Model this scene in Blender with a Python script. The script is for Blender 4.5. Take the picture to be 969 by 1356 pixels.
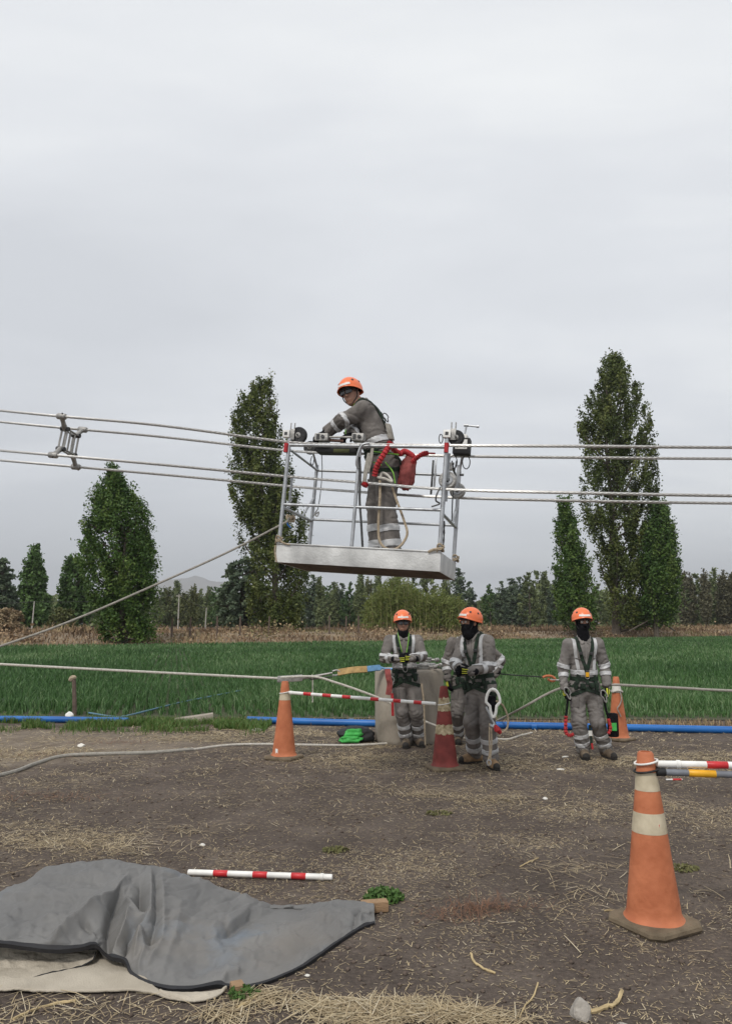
import bpy, bmesh, math, random
import numpy as np
from mathutils import Vector, Matrix, noise
from mathutils.bvhtree import BVHTree
R = math.radians
random.seed(7); rng = np.random.default_rng(7)
for o in list(bpy.data.objects): bpy.data.objects.remove(o)
scene = bpy.context.scene
col = scene.collection

# ------------------------------------------------------------------ camera, sky, sun, exposure
CAM_H, FPX, PITCH = 1.6, 1000.0, R(8.4)
cd = bpy.data.cameras.new('camera'); cam = bpy.data.objects.new('camera', cd); col.objects.link(cam)
cam.location = (0, 0, CAM_H); cam.rotation_euler = (R(90) + PITCH, 0, 0)
cd.sensor_fit = 'VERTICAL'; cd.sensor_height = 24.0; cd.lens = 24.0 * FPX / 1356.0
cd.clip_start = 0.05; cd.clip_end = 30000
scene.camera = cam

SUN_EL, SUN_AZ = R(52), R(205)
world = bpy.data.worlds.new('World'); scene.world = world; world.use_nodes = True
nt = world.node_tree; nt.nodes.clear()
N = nt.nodes.new; L = nt.links.new
out = N('ShaderNodeOutputWorld'); bg = N('ShaderNodeBackground'); bg.inputs['Strength'].default_value = 0.1
sky = N('ShaderNodeTexSky'); sky.sky_type = 'NISHITA'; sky.sun_disc = False
sky.sun_elevation = SUN_EL; sky.sun_rotation = SUN_AZ; sky.air_density = 1.0; sky.dust_density = 2.0
tc = N('ShaderNodeTexCoord'); sep = N('ShaderNodeSeparateXYZ'); L(tc.outputs['Generated'], sep.inputs[0])
mab = N('ShaderNodeMath'); mab.operation = 'ABSOLUTE'; L(sep.outputs['Z'], mab.inputs[0])
mz = N('ShaderNodeMath'); mz.operation = 'ADD'; L(mab.outputs[0], mz.inputs[0]); mz.inputs[1].default_value = 0.22
dx = N('ShaderNodeMath'); dx.operation = 'DIVIDE'; L(sep.outputs['X'], dx.inputs[0]); L(mz.outputs[0], dx.inputs[1])
dy = N('ShaderNodeMath'); dy.operation = 'DIVIDE'; L(sep.outputs['Y'], dy.inputs[0]); L(mz.outputs[0], dy.inputs[1])
cmb = N('ShaderNodeCombineXYZ'); L(dx.outputs[0], cmb.inputs[0]); L(dy.outputs[0], cmb.inputs[1])
n1 = N('ShaderNodeTexNoise'); n1.inputs['Scale'].default_value = 0.9; n1.inputs['Detail'].default_value = 7; n1.inputs['Roughness'].default_value = 0.52; n1.inputs['Distortion'].default_value = 0.35
mp = N('ShaderNodeMapping'); mp.inputs['Scale'].default_value = (0.5, 1.15, 1); mp.inputs['Location'].default_value = (2.3, 5.1, 0)
L(cmb.outputs[0], mp.inputs[0]); L(mp.outputs[0], n1.inputs['Vector'])
cr = N('ShaderNodeValToRGB'); L(n1.outputs['Fac'], cr.inputs[0])
e = cr.color_ramp.elements
e[0].position = 0.36; e[0].color = (5.6, 5.75, 5.98, 1)
e[1].position = 0.66; e[1].color = (8.0, 8.1, 8.05, 1)
m_ = cr.color_ramp.elements.new(0.52); m_.color = (6.6, 6.75, 6.95, 1)
mx = N('ShaderNodeMixRGB'); mx.inputs['Fac'].default_value = 0.9
L(sky.outputs[0], mx.inputs['Color1']); L(cr.outputs[0], mx.inputs['Color2'])
L(mx.outputs[0], bg.inputs['Color']); L(bg.outputs[0], out.inputs['Surface'])

sl = bpy.data.lights.new('sun', 'SUN'); sl.energy = 1.5; sl.angle = R(10); sl.color = (1.0, 0.96, 0.9)
sun = bpy.data.objects.new('sun', sl); col.objects.link(sun)
# sky's sun_rotation turns clockwise from +Y seen from above
sd = Vector((math.sin(SUN_AZ) * math.cos(SUN_EL), math.cos(SUN_AZ) * math.cos(SUN_EL), math.sin(SUN_EL)))
sun.rotation_euler = sd.to_track_quat('Z', 'Y').to_euler(); sun.location = sd * 50
scene.view_settings.view_transform = 'Standard'; scene.view_settings.look = 'None'
scene.view_settings.exposure = 0.43; scene.view_settings.gamma = 1.0
scene.render.engine = 'CYCLES'

# ------------------------------------------------------------------ measuring helpers (photo pixel -> place in the world)
CT, ST = math.cos(PITCH), math.sin(PITCH)
EYE = Vector((0, 0, CAM_H))
def ray(px, py):
    u = (px - 484.5) / FPX; v = (678 - py) / FPX
    return Vector((u, CT - v * ST, ST + v * CT))
def G(px, py, z=0.0):
    d = ray(px, py); return EYE + d * ((z - CAM_H) / d.z)
def D(px, py, Y):
    d = ray(px, py); return EYE + d * (Y / d.y)
def PL(px, py, p0, n):
    d = ray(px, py); return EYE + d * ((Vector(p0) - EYE).dot(n) / d.dot(n))

# ------------------------------------------------------------------ object helpers
def tag(o, label=None, cat=None, group=None, kind=None):
    if label: o['label'] = label
    if cat: o['category'] = cat
    if group: o['group'] = group
    if kind: o['kind'] = kind
    return o
def empty(name, loc, label=None, cat=None, group=None):
    o = bpy.data.objects.new(name, None); col.objects.link(o); o.location = loc; o.empty_display_size = 0.1
    return tag(o, label, cat, group)
def link(name, me, mat=None, parent=None, loc=None):
    o = bpy.data.objects.new(name, me); col.objects.link(o)
    if mat is not None and len(me.materials) == 0: me.materials.append(mat)
    if parent is not None: o.parent = parent
    if loc is not None: o.location = loc
    return o
def base_of(o):
    while o.parent: o = o.parent
    return Vector(o.location)
def np_mesh(name, V, Fq, smooth=False, tint=None):
    V = np.ascontiguousarray(V, dtype=np.float32); Fq = np.ascontiguousarray(Fq, dtype=np.int32)
    me = bpy.data.meshes.new(name); k = Fq.shape[1]; nf = len(Fq)
    me.vertices.add(len(V)); me.vertices.foreach_set('co', V.ravel())
    me.loops.add(nf * k); me.loops.foreach_set('vertex_index', Fq.ravel())
    me.polygons.add(nf); me.polygons.foreach_set('loop_start', np.arange(0, nf * k, k, dtype=np.int32))
    me.polygons.foreach_set('loop_total', np.full(nf, k, dtype=np.int32))
    if smooth: me.polygons.foreach_set('use_smooth', np.ones(nf, dtype=bool))
    if tint is not None:
        a = me.attributes.new('tint', 'FLOAT', 'POINT'); a.data.foreach_set('value', np.ascontiguousarray(tint, dtype=np.float32))
    me.update(calc_edges=True)
    return me
def catmull(pts, n=8):
    P = [Vector(p) for p in pts]
    if len(P) < 3: return [P[0].lerp(P[-1], i / n) for i in range(n + 1)]
    P = [P[0] * 2 - P[1]] + P + [P[-1] * 2 - P[-2]]; o = []
    for i in range(1, len(P) - 2):
        a, b, c, d = P[i - 1:i + 3]
        for j in range(n):
            t = j / n
            o.append(0.5 * ((2 * b) + (c - a) * t + (2 * a - 5 * b + 4 * c - d) * t * t + (3 * b - a - 3 * c + d) * t ** 3))
    o.append(P[-2]); return o
class MB:
    def __init__(s): s.v = []; s.f = []
    def add(s, vs, fs):
        k = len(s.v); s.v += [Vector(p) for p in vs]; s.f += [tuple(i + k for i in q) for q in fs]; return s
    def box(s, c, size, ax=None, taper=1.0):
        ax = ax or (Vector((1, 0, 0)), Vector((0, 1, 0)), Vector((0, 0, 1)))
        c = Vector(c); vs = []
        for sz in (-1, 1):
            k = taper if sz > 0 else 1
            for sx, sy in ((-1, -1), (1, -1), (1, 1), (-1, 1)):
                vs.append(c + ax[0] * (sx * size[0] / 2 * k) + ax[1] * (sy * size[1] / 2 * k) + ax[2] * (sz * size[2] / 2))
        return s.add(vs, [(3, 2, 1, 0), (4, 5, 6, 7), (0, 1, 5, 4), (1, 2, 6, 5), (2, 3, 7, 6), (3, 0, 4, 7)])
    def tube(s, pts, r, n=10, caps=True, closed=False):
        P = [Vector(p) for p in pts]; m = len(P)
        rr = r if isinstance(r, (list, tuple)) else [r] * m
        t0 = (P[1] - P[0]).normalized(); u = t0.orthogonal().normalized(); vs = []; fs = []
        for i in range(m):
            if closed: t = (P[(i + 1) % m] - P[i - 1])
            else: t = P[min(i + 1, m - 1)] - P[max(i - 1, 0)]
            if t.length < 1e-9: t = t0
            t.normalize(); u = (u - t * u.dot(t))
            u = u.normalized() if u.length > 1e-6 else t.orthogonal().normalized()
            w = t.cross(u)
            for j in range(n):
                a = 2 * math.pi * j / n; vs.append(P[i] + (u * math.cos(a) + w * math.sin(a)) * rr[i])
        for i in range(m if closed else m - 1):
            i2 = (i + 1) % m
            for j in range(n):
                fs.append((i * n + j, i * n + (j + 1) % n, i2 * n + (j + 1) % n, i2 * n + j))
        if caps and not closed:
            fs.append(tuple(range(n - 1, -1, -1))); fs.append(tuple(range((m - 1) * n, m * n)))
        return s.add(vs, fs)
    def lathe(s, prof, c, n=24, ax=None, a0=0.0):
        ax = ax or (Vector((1, 0, 0)), Vector((0, 1, 0)), Vector((0, 0, 1))); c = Vector(c); vs = []; fs = []; m = len(prof)
        for (r, z) in prof:
            for j in range(n):
                a = a0 + 2 * math.pi * j / n; vs.append(c + (ax[0] * math.cos(a) + ax[1] * math.sin(a)) * r + ax[2] * z)
        for i in range(m - 1):
            for j in range(n):
                fs.append((i * n + j, i * n + (j + 1) % n, (i + 1) * n + (j + 1) % n, (i + 1) * n + j))
        fs.append(tuple(range(n - 1, -1, -1))); fs.append(tuple(range((m - 1) * n, m * n)))
        return s.add(vs, fs)
    def disc(s, c, axis, r, w, n=24, bev=0.15):
        z = Vector(axis).normalized(); x = z.orthogonal().normalized(); y = z.cross(x); b = w * bev
        return s.lathe([(r - b, -w / 2), (r, -w / 2 + b), (r, w / 2 - b), (r - b, w / 2)], c, n, (x, y, z))
    def ribbon(s, pts, nrm, width, th=0.004):
        m = len(pts); vs = []; fs = []
        for i in range(m):
            t = (Vector(pts[min(i + 1, m - 1)]) - Vector(pts[max(i - 1, 0)])).normalized(); nn = Vector(nrm[i])
            w = t.cross(nn); w = w.normalized() if w.length > 1e-6 else t.orthogonal()
            nn = w.cross(t).normalized()
            p = Vector(pts[i])
            vs += [p - w * width / 2 - nn * .003, p + w * width / 2 - nn * .003, p + w * width / 2 * .92 + nn * th, p - w * width / 2 * .92 + nn * th]
        for i in range(m - 1):
            for j in range(4):
                fs.append((i * 4 + j, i * 4 + (j + 1) % 4, (i + 1) * 4 + (j + 1) % 4, (i + 1) * 4 + j))
        fs.append((3, 2, 1, 0)); fs.append(tuple((m - 1) * 4 + j for j in range(4)))
        return s.add(vs, fs)
    def build(s, name, mat, parent=None, base=None, smooth=True, angle=40, bevel=0):
        if base is None: base = base_of(parent) if parent else Vector((0, 0, 0))
        base = Vector(base)
        me = bpy.data.meshes.new(name); me.from_pydata([tuple(p - base) for p in s.v], [], s.f); me.materials.append(mat)
        bm = bmesh.new(); bm.from_mesh(me)
        if bevel:
            bmesh.ops.remove_doubles(bm, verts=bm.verts, dist=1e-5)
            bmesh.ops.bevel(bm, geom=[e for e in bm.edges if len(e.link_faces) == 2 and e.calc_face_angle(0) > .5], offset=bevel, segments=2, profile=.6, affect='EDGES')
        bmesh.ops.recalc_face_normals(bm, faces=bm.faces); bm.to_mesh(me); bm.free()
        if smooth:
            me.polygons.foreach_set('use_smooth', np.ones(len(me.polygons), dtype=bool)); me.set_sharp_from_angle(angle=R(angle))
        o = link(name, me, None, parent)
        if parent is None: o.location = base
        return o

# ------------------------------------------------------------------ numpy noise
def vnoise(x, y, seed=0):
    xi = np.floor(x); yi = np.floor(y); fx = x - xi; fy = y - yi
    fx = fx * fx * (3 - 2 * fx); fy = fy * fy * (3 - 2 * fy)
    def h(a, b):
        v = np.sin(a * 127.1 + b * 311.7 + seed * 74.7) * 43758.5453; return v - np.floor(v)
    return (h(xi, yi) * (1 - fx) + h(xi + 1, yi) * fx) * (1 - fy) + (h(xi, yi + 1) * (1 - fx) + h(xi + 1, yi + 1) * fx) * fy
def fbm(x, y, seed=0, o=4):
    r = 0; a = .5; s = 1.0
    for i in range(o):
        r = r + a * vnoise(x * s, y * s, seed + i); a *= .5; s *= 2.03
    return r
def sstep(a, b, x):
    t = np.clip((x - a) / (b - a), 0, 1); return t * t * (3 - 2 * t)

# ------------------------------------------------------------------ materials
def M(name, c, rough=.7, metal=0.0, var=.18, scale=6.0, bump=.15, bscale=40.0, c2=None, spec=.4, tint=None, transl=0.0, stretch=None, dist=.02):
    m = bpy.data.materials.new(name); m.use_nodes = True; t = m.node_tree; n = t.nodes; l = t.links.new
    b = n['Principled BSDF']; b.inputs['Roughness'].default_value = rough; b.inputs['Metallic'].default_value = metal
    b.inputs['Specular IOR Level'].default_value = spec
    tcn = n.new('ShaderNodeTexCoord'); src = tcn.outputs['Object']
    if stretch:
        mpn = n.new('ShaderNodeMapping'); mpn.inputs['Scale'].default_value = stretch; l(src, mpn.inputs[0]); src = mpn.outputs[0]
    nz = n.new('ShaderNodeTexNoise'); nz.inputs['Scale'].default_value = scale; nz.inputs['Detail'].default_value = 5; l(src, nz.inputs['Vector'])
    rp = n.new('ShaderNodeValToRGB'); rp.color_ramp.elements[0].position = .3; rp.color_ramp.elements[1].position = .7
    ca = [x * (1 - var) for x in c]; cb = list(c2) if c2 else [min(1, x * (1 + var)) for x in c]
    rp.color_ramp.elements[0].color = (*ca, 1); rp.color_ramp.elements[1].color = (*cb, 1); l(nz.outputs['Fac'], rp.inputs[0])
    cout = rp.outputs[0]
    if tint:
        at = n.new('ShaderNodeAttribute'); at.attribute_name = 'tint'
        r2 = n.new('ShaderNodeValToRGB'); els = r2.color_ramp.elements
        for i, tcol in enumerate(tint):
            pos = i / (len(tint) - 1)
            if i < 2: els[i].position = pos if i == 0 else 1.0
            el = els[0] if i == 0 else (els[len(els) - 1] if i == len(tint) - 1 else els.new(pos))
            el.color = (*tcol, 1)
        l(at.outputs['Fac'], r2.inputs[0])
        mm = n.new('ShaderNodeMixRGB'); mm.inputs[0].default_value = .75; l(cout, mm.inputs[1]); l(r2.outputs[0], mm.inputs[2]); cout = mm.outputs[0]
    l(cout, b.inputs['Base Color'])
    if bump:
        nb = n.new('ShaderNodeTexNoise'); nb.inputs['Scale'].default_value = bscale; nb.inputs['Detail'].default_value = 4; l(src, nb.inputs['Vector'])
        bp = n.new('ShaderNodeBump'); bp.inputs['Strength'].default_value = bump; bp.inputs['Distance'].default_value = dist; l(nb.outputs['Fac'], bp.inputs['Height']); l(bp.outputs[0], b.inputs['Normal'])
    if transl:
        tr = n.new('ShaderNodeBsdfTranslucent'); l(cout, tr.inputs['Color']); ms = n.new('ShaderNodeMixShader'); ms.inputs[0].default_value = transl
        l(b.outputs[0], ms.inputs[1]); l(tr.outputs[0], ms.inputs[2]); l(ms.outputs[0], n['Material Output'].inputs['Surface'])
    return m
MAT = dict(
 galv=M('galvanised steel', (.42, .43, .44), .45, .75, .2, 14, .15, 90, spec=.5),
 tray=M('zinc sheet', (.52, .52, .505), .65, .0, .2, 5, .25, 50, c2=(.72, .72, .7)),
 alu=M('cast aluminium', (.36, .35, .33), .5, .6, .25, 25, .3, 80),
 dkmetal=M('dark steel', (.07, .07, .07), .5, .6, .3, 20, .2, 60),
 conductor=M('aluminium conductor', (.5, .49, .47), .45, .7, .15, 30, .0, 60),
 under=M('weathered plywood', (.12, .085, .07), .85, 0, .3, 6, .3, 40),
 black=M('black rubber', (.016, .016, .017), .6, 0, .3, 12, .2, 80),
 blackcloth=M('black knit', (.012, .012, .014), .95, 0, .3, 30, .4, 220, spec=.1),
 webbing=M('dark green black webbing', (.013, .016, .014), .8, 0, .4, 26, .3, 200, c2=(.018, .042, .022)),
 lime=M('lime webbing', (.22, .5, .07), .75, 0, .2, 30, .2, 200),
 yellow=M('yellow glove trim', (.6, .62, .06), .7, 0, .15, 30, .2, 200),
 cover=M('grey work cloth', (.172, .156, .144), .88, 0, .22, 7, .5, 34, c2=(.24, .22, .203), spec=.15, dist=.014),
 reflect=M('silver reflective tape', (.52, .52, .52), .5, .15, .12, 25, .15, 160),
 helmet=M('orange helmet shell', (.86, .19, .065), .32, 0, .06, 8, .03, 60, spec=.5),
 white=M('white plastic', (.78, .77, .73), .45, 0, .12, 9, .05, 60),
 skin=M('skin', (.36, .19, .13), .55, 0, .15, 20, .15, 120),
 lens=M('dark lens', (.012, .012, .014), .12, 0, .1, 10, 0, 1, spec=.6),
 boot=M('tan boot leather', (.24, .155, .085), .75, 0, .35, 18, .3, 90),
 bootdark=M('dusty dark boot leather', (.11, .08, .055), .8, 0, .4, 18, .3, 90, c2=(.19, .145, .1)),
 cover2=M('worn grey work cloth', (.19, .175, .165), .88, 0, .22, 7, .5, 34, c2=(.255, .238, .222), spec=.15, dist=.014),
 cover3=M('dark grey work cloth', (.145, .131, .12), .88, 0, .22, 7, .5, 34, c2=(.205, .187, .172), spec=.15, dist=.014),
 sole=M('boot sole', (.03, .027, .024), .85, 0, .3, 20, .3, 60),
 cone=M('faded orange cone', (.5, .15, .062), .65, 0, .2, 7, .2, 30, c2=(.57, .195, .09)),
 conered=M('dark red cone', (.2, .037, .03), .65, 0, .3, 9, .15, 30),
 coneband=M('cone sleeve', (.5, .42, .28), .55, 0, .22, 9, .12, 40, c2=(.64, .56, .41)),
 conewhite=M('cone sleeve white', (.68, .66, .6), .5, 0, .18, 8, .1, 40),
 coneworn=M('worn cone sleeve', (.5, .38, .2), .8, 0, .5, 28, .35, 60, c2=(.62, .52, .34)),
 conebase=M('dusty rubber base', (.15, .115, .075), .9, 0, .3, 10, .3, 60),
 polered=M('red pole paint', (.55, .03, .035), .4, 0, .15, 14, .05, 60),
 polegrey=M('grey pole', (.17, .18, .2), .45, 0, .15, 14, .05, 60),
 poleyel=M('yellow pole paint', (.75, .38, .02), .4, 0, .12, 14, .05, 60),
 bluepale=M('faded blue hose', (.1, .2, .27), .6, 0, .2, 4, .1, 30),
 blue=M('blue pipe', (.012, .115, .4), .4, 0, .18, 1.5, .05, 30, c2=(.022, .16, .48)),
 rope=M('tan rope', (.42, .34, .24), .9, 0, .25, 40, .6, 160),
 ropegrey=M('grey rope', (.33, .31, .27), .9, 0, .2, 40, .5, 160),
 ropepale=M('pale rope', (.55, .52, .46), .85, 0, .2, 40, .4, 160),
 red=M('red nylon', (.42, .03, .035), .75, 0, .3, 25, .4, 90),
 bag=M('faded red tool bag', (.3, .075, .068), .8, 0, .35, 12, .5, 30),
 green=M('bright green nylon', (.06, .4, .08), .65, 0, .2, 12, .3, 40),
 concrete=M('weathered concrete', (.33, .285, .23), .92, 0, .25, 3.5, .5, 45, c2=(.42, .375, .31), stretch=(1, 1, .35)),
 wood=M('sawn timber', (.3, .19, .105), .8, 0, .25, 9, .3, 40, stretch=(1, 1, 4)),
 postwood=M('old post wood', (.13, .095, .075), .9, 0, .3, 9, .4, 40),
 canvas=M('beige canvas', (.4, .35, .275), .9, 0, .16, 4, .3, 120, c2=(.47, .42, .34)),
 hem=M('black hem tape', (.018, .018, .02), .7, 0, .2, 10, .1, 60),
 straw=M('dry straw', (.38, .29, .16), .85, 0, .3, 8, 0, 1, tint=[(.17, .12, .075), (.34, .265, .165), (.45, .37, .235), (.62, .55, .42)]),
 stone=M('field stone', (.36, .33, .29), .9, 0, .2, 9, .5, 40),
 clod=M('soil clod', (.115, .087, .069), .95, 0, .3, 9, .5, 40),
 stick=M('dry stalk', (.48, .37, .2), .85, 0, .3, 14, .3, 60),
 reddry=M('red dry weed', (.2, .1, .06), .9, 0, .3, 9, 0, 1, tint=[(.14, .07, .045), (.26, .14, .08)]),
 oliveweed=M('olive weed', (.13, .13, .05), .8, 0, .3, 12, 0, 1, transl=.2, tint=[(.09, .09, .035), (.15, .15, .055), (.24, .21, .1)]),
 weed=M('green weed', (.07, .17, .03), .7, 0, .3, 12, 0, 1, transl=.25, tint=[(.04, .085, .02), (.08, .15, .035), (.15, .22, .07)]),
 crop=M('crop leaf', (.05, .13, .03), .5, 0, .2, .35, 0, 1, transl=.2, tint=[(.022, .055, .016), (.066, .15, .042), (.112, .21, .07), (.3, .38, .2)]),
 verge=M('verge grass', (.08, .17, .03), .6, 0, .2, 3, 0, 1, transl=.2, tint=[(.05, .12, .02), (.1, .19, .04), (.26, .21, .1)]),
 dry=M('dry bank weeds', (.26, .17, .095), .9, 0, .3, .5, 0, 1, tint=[(.085, .06, .04), (.2, .135, .085), (.31, .215, .13), (.42, .32, .19), (.16, .165, .07)]),
 bark=M('bark', (.11, .09, .07), .95, 0, .3, 5, .6, 20),
 postcon=M('pale pole', (.45, .43, .4), .85, 0, .15, 5, .2, 20),
)
def leafmat(name, a, b, c): return M(name, b, .55, 0, .22, .5, 0, 1, transl=.22, tint=[a, b, c], spec=.3)
LEAF = dict(
 poplar=leafmat('poplar leaf', (0.048, 0.075, 0.017), (0.097, 0.138, 0.030), (0.207, 0.237, 0.063)),
 olive=leafmat('olive poplar leaf', (0.045, 0.065, 0.015), (0.090, 0.120, 0.026), (0.190, 0.207, 0.057)),
 fresh=leafmat('fresh poplar leaf', (0.036, 0.079, 0.018), (0.075, 0.140, 0.026), (0.170, 0.234, 0.053)),
 far=leafmat('far leaf', (0.092, 0.121, 0.058), (0.149, 0.184, 0.073), (0.250, 0.285, 0.122)),  # haze painted into the far leaves: tones lightened instead of thicker air
 fargreen=leafmat('far green leaf', (0.051, 0.091, 0.031), (0.081, 0.151, 0.039), (0.142, 0.225, 0.072)),
 fardark=leafmat('far dark leaf', (0.060, 0.085, 0.055), (0.103, 0.144, 0.084), (0.179, 0.220, 0.127)),
 yellow=leafmat('yellowing leaf', (0.072, 0.085, 0.027), (0.120, 0.136, 0.045), (0.192, 0.196, 0.081)),
 brown=leafmat('browning leaf', (0.085, 0.081, 0.048), (0.128, 0.123, 0.071), (0.187, 0.180, 0.104)),
 seed=leafmat('seed head shrub', (.2, .14, .085), (.33, .25, .15), (.46, .37, .23)),
 cane=leafmat('cane leaf', (0.067, 0.095, 0.021), (0.154, 0.190, 0.046), (0.289, 0.323, 0.109)),
)
def ground_mat():
    m = bpy.data.materials.new('dark field soil'); m.use_nodes = True; t = m.node_tree; n = t.nodes; l = t.links.new; b = n['Principled BSDF']
    b.inputs['Roughness'].default_value = .95; b.inputs['Specular IOR Level'].default_value = .15
    g = n.new('ShaderNodeNewGeometry'); pos = g.outputs['Position']
    def noise_(sc, det=5, ro=.6, vec=pos):
        q = n.new('ShaderNodeTexNoise'); q.inputs['Scale'].default_value = sc; q.inputs['Detail'].default_value = det; q.inputs['Roughness'].default_value = ro; l(vec, q.inputs['Vector']); return q.outputs['Fac']
    def ramp(f, stops):
        r = n.new('ShaderNodeValToRGB'); l(f, r.inputs[0]); els = r.color_ramp.elements
        els[0].position, els[0].color = stops[0][0], (*stops[0][1], 1); els[1].position, els[1].color = stops[-1][0], (*stops[-1][1], 1)
        for p, c in stops[1:-1]: els.new(p).color = (*c, 1)
        return r.outputs[0]
    def mix(f, a, c, mode='MIX'):
        q = n.new('ShaderNodeMixRGB'); q.blend_type = mode
        if isinstance(f, float): q.inputs[0].default_value = f
        else: l(f, q.inputs[0])
        l(a, q.inputs[1]); l(c, q.inputs[2]); return q.outputs[0]
    soil = ramp(noise_(1.5, 8, .7), [(.3, (.078, .063, .054)), (.5, (.115, .093, .079)), (.72, (.168, .138, .116))])
    fine = ramp(noise_(38, 6, .7), [(.25, (.55, .55, .55)), (.75, (1.4, 1.38, 1.35))])
    soil = mix(1.0, soil, fine, 'MULTIPLY')
    # chopped straw flecks: stretched cells
    mpn = n.new('ShaderNodeMapping'); mpn.inputs['Scale'].default_value = (26, 60, 26); l(pos, mpn.inputs[0])
    wob = n.new('ShaderNodeTexNoise'); wob.inputs['Scale'].default_value = 9; l(pos, wob.inputs['Vector'])
    ad = n.new('ShaderNodeMixRGB'); ad.blend_type = 'ADD'; ad.inputs[0].default_value = 1; l(mpn.outputs[0], ad.inputs[1])
    sc = n.new('ShaderNodeVectorMath'); sc.operation = 'SCALE'; sc.inputs['Scale'].default_value = 9; l(wob.outputs['Color'], sc.inputs[0]); l(sc.outputs[0], ad.inputs[2])
    vo = n.new('ShaderNodeTexVoronoi'); vo.inputs['Scale'].default_value = 1.0; l(ad.outputs[0], vo.inputs['Vector'])
    fl = ramp(vo.outputs['Distance'], [(.12, (1, 1, 1)), (.24, (0, 0, 0))])
    dens = ramp(noise_(.55, 6, .6), [(.4, (0, 0, 0)), (.62, (.9, .9, .9))])
    fm = mix(1.0, fl, dens, 'MULTIPLY')
    strawc = ramp(noise_(60, 2), [(.3, (.2, .155, .1)), (.7, (.42, .34, .22))])
    c1 = mix(fm, soil, strawc)
    # bare trodden pale track at the left
    sx = n.new('ShaderNodeSeparateXYZ'); l(pos, sx.inputs[0])
    at = n.new('ShaderNodeAttribute'); at.attribute_name = 'tint'
    an = n.new('ShaderNodeMath'); an.operation = 'MULTIPLY_ADD'; l(noise_(1.6, 6), an.inputs[0]); an.inputs[1].default_value = .9
    sb = n.new('ShaderNodeMath'); sb.operation = 'SUBTRACT'; l(at.outputs['Fac'], sb.inputs[0]); sb.inputs[1].default_value = .45; l(sb.outputs[0], an.inputs[2])
    pm = ramp(an.outputs[0], [(.38, (0, 0, 0)), (.72, (1, 1, 1))])
    pale = ramp(noise_(3.2, 7, .65), [(.3, (.16, .128, .1)), (.7, (.27, .225, .175))])
    c2 = mix(pm, c1, pale); l(c2, b.inputs['Base Color'])
    ma = n.new('ShaderNodeMath'); ma.operation = 'ADD'; l(noise_(14, 6, .7), ma.inputs[0]); l(noise_(70, 4, .7), ma.inputs[1])
    bp = n.new('ShaderNodeBump'); bp.inputs['Strength'].default_value = .8; bp.inputs['Distance'].default_value = .02; l(ma.outputs[0], bp.inputs['Height']); l(bp.outputs[0], b.inputs['Normal'])
    return m
MAT['ground'] = ground_mat()
MAT['fieldsoil'] = M('damp field soil', (.055, .06, .03), .95, 0, .3, 1.2, .6, 18)
MAT['bankground'] = M('dry bank ground', (.2, .145, .095), .95, 0, .3, .6, .6, 6, c2=(.29, .225, .15))
MAT['hill'] = M('bare hills', (.2, .18, .15), .95, 0, .25, .004, 0, 1)

# ------------------------------------------------------------------ ground, field, bank, hills
def edge_y(x): return 66.3 + .57 * x                       # where the crop ends and the dry bank starts
def bank_z(x, y):
    s = (y - edge_y(x)) * .87
    return .75 * sstep(0, 9, s) + .25 * (fbm(x * .2, y * .2, 5) - .5) * sstep(0, 6, s)
def gh(x, y):                                              # height of the ground
    x = np.asarray(x, float); y = np.asarray(y, float)
    near = (1 - sstep(11.2, 12.4, y)) * (1 - sstep(6, 9, np.abs(x)))
    z = near * (.05 * (fbm(x * .9, y * .9, 1) - .47) + .022 * (fbm(x * 6, y * 6, 2, 4) - .47))
    return z + bank_z(x, y)
def ghs(x, y): return float(gh(np.array([x]), np.array([y]))[0])
def grow(a, b, step, k):
    o = [a]
    while abs(o[-1] - a) < abs(b - a): o.append(o[-1] + step * (1 if b > a else -1)); step *= k
    return o[1:]
xs = np.arange(-6, 6.001, .039); xs = np.array(sorted(grow(-6, -7000, .1, 1.16)) + list(xs) + grow(6, 7000, .1, 1.16))
ys = np.arange(2.4, 12.4, .039); ys = np.array(sorted(grow(2.4, -60, .1, 1.3)) + list(ys) + grow(12.4, 120, .25, 1.035) + grow(121, 6800, 2, 1.12))
X, Y = np.meshgrid(xs, ys); Z = gh(X, Y)
pale = np.exp(-(((X + 4.6) / 2.6) ** 2 + ((Y - 10.6) / 1.15) ** 2)) + .9 * np.exp(-(((X + 6.5) / 3) ** 2 + ((Y - 9.9) / 1.2) ** 2))
pale = np.clip(pale * 1.25, 0, 1)
V = np.stack([X.ravel(), Y.ravel(), Z.ravel()], 1); nx = len(xs); ny = len(ys)
I = np.arange(nx * ny).reshape(ny, nx)
Fq = np.stack([I[:-1, :-1].ravel(), I[:-1, 1:].ravel(), I[1:, 1:].ravel(), I[1:, :-1].ravel()], 1)
g = link('ground', np_mesh('ground', V, Fq, True, pale.ravel()), MAT['ground']); tag(g, 'dark bare soil littered with chopped straw', 'ground', kind='structure')

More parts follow.
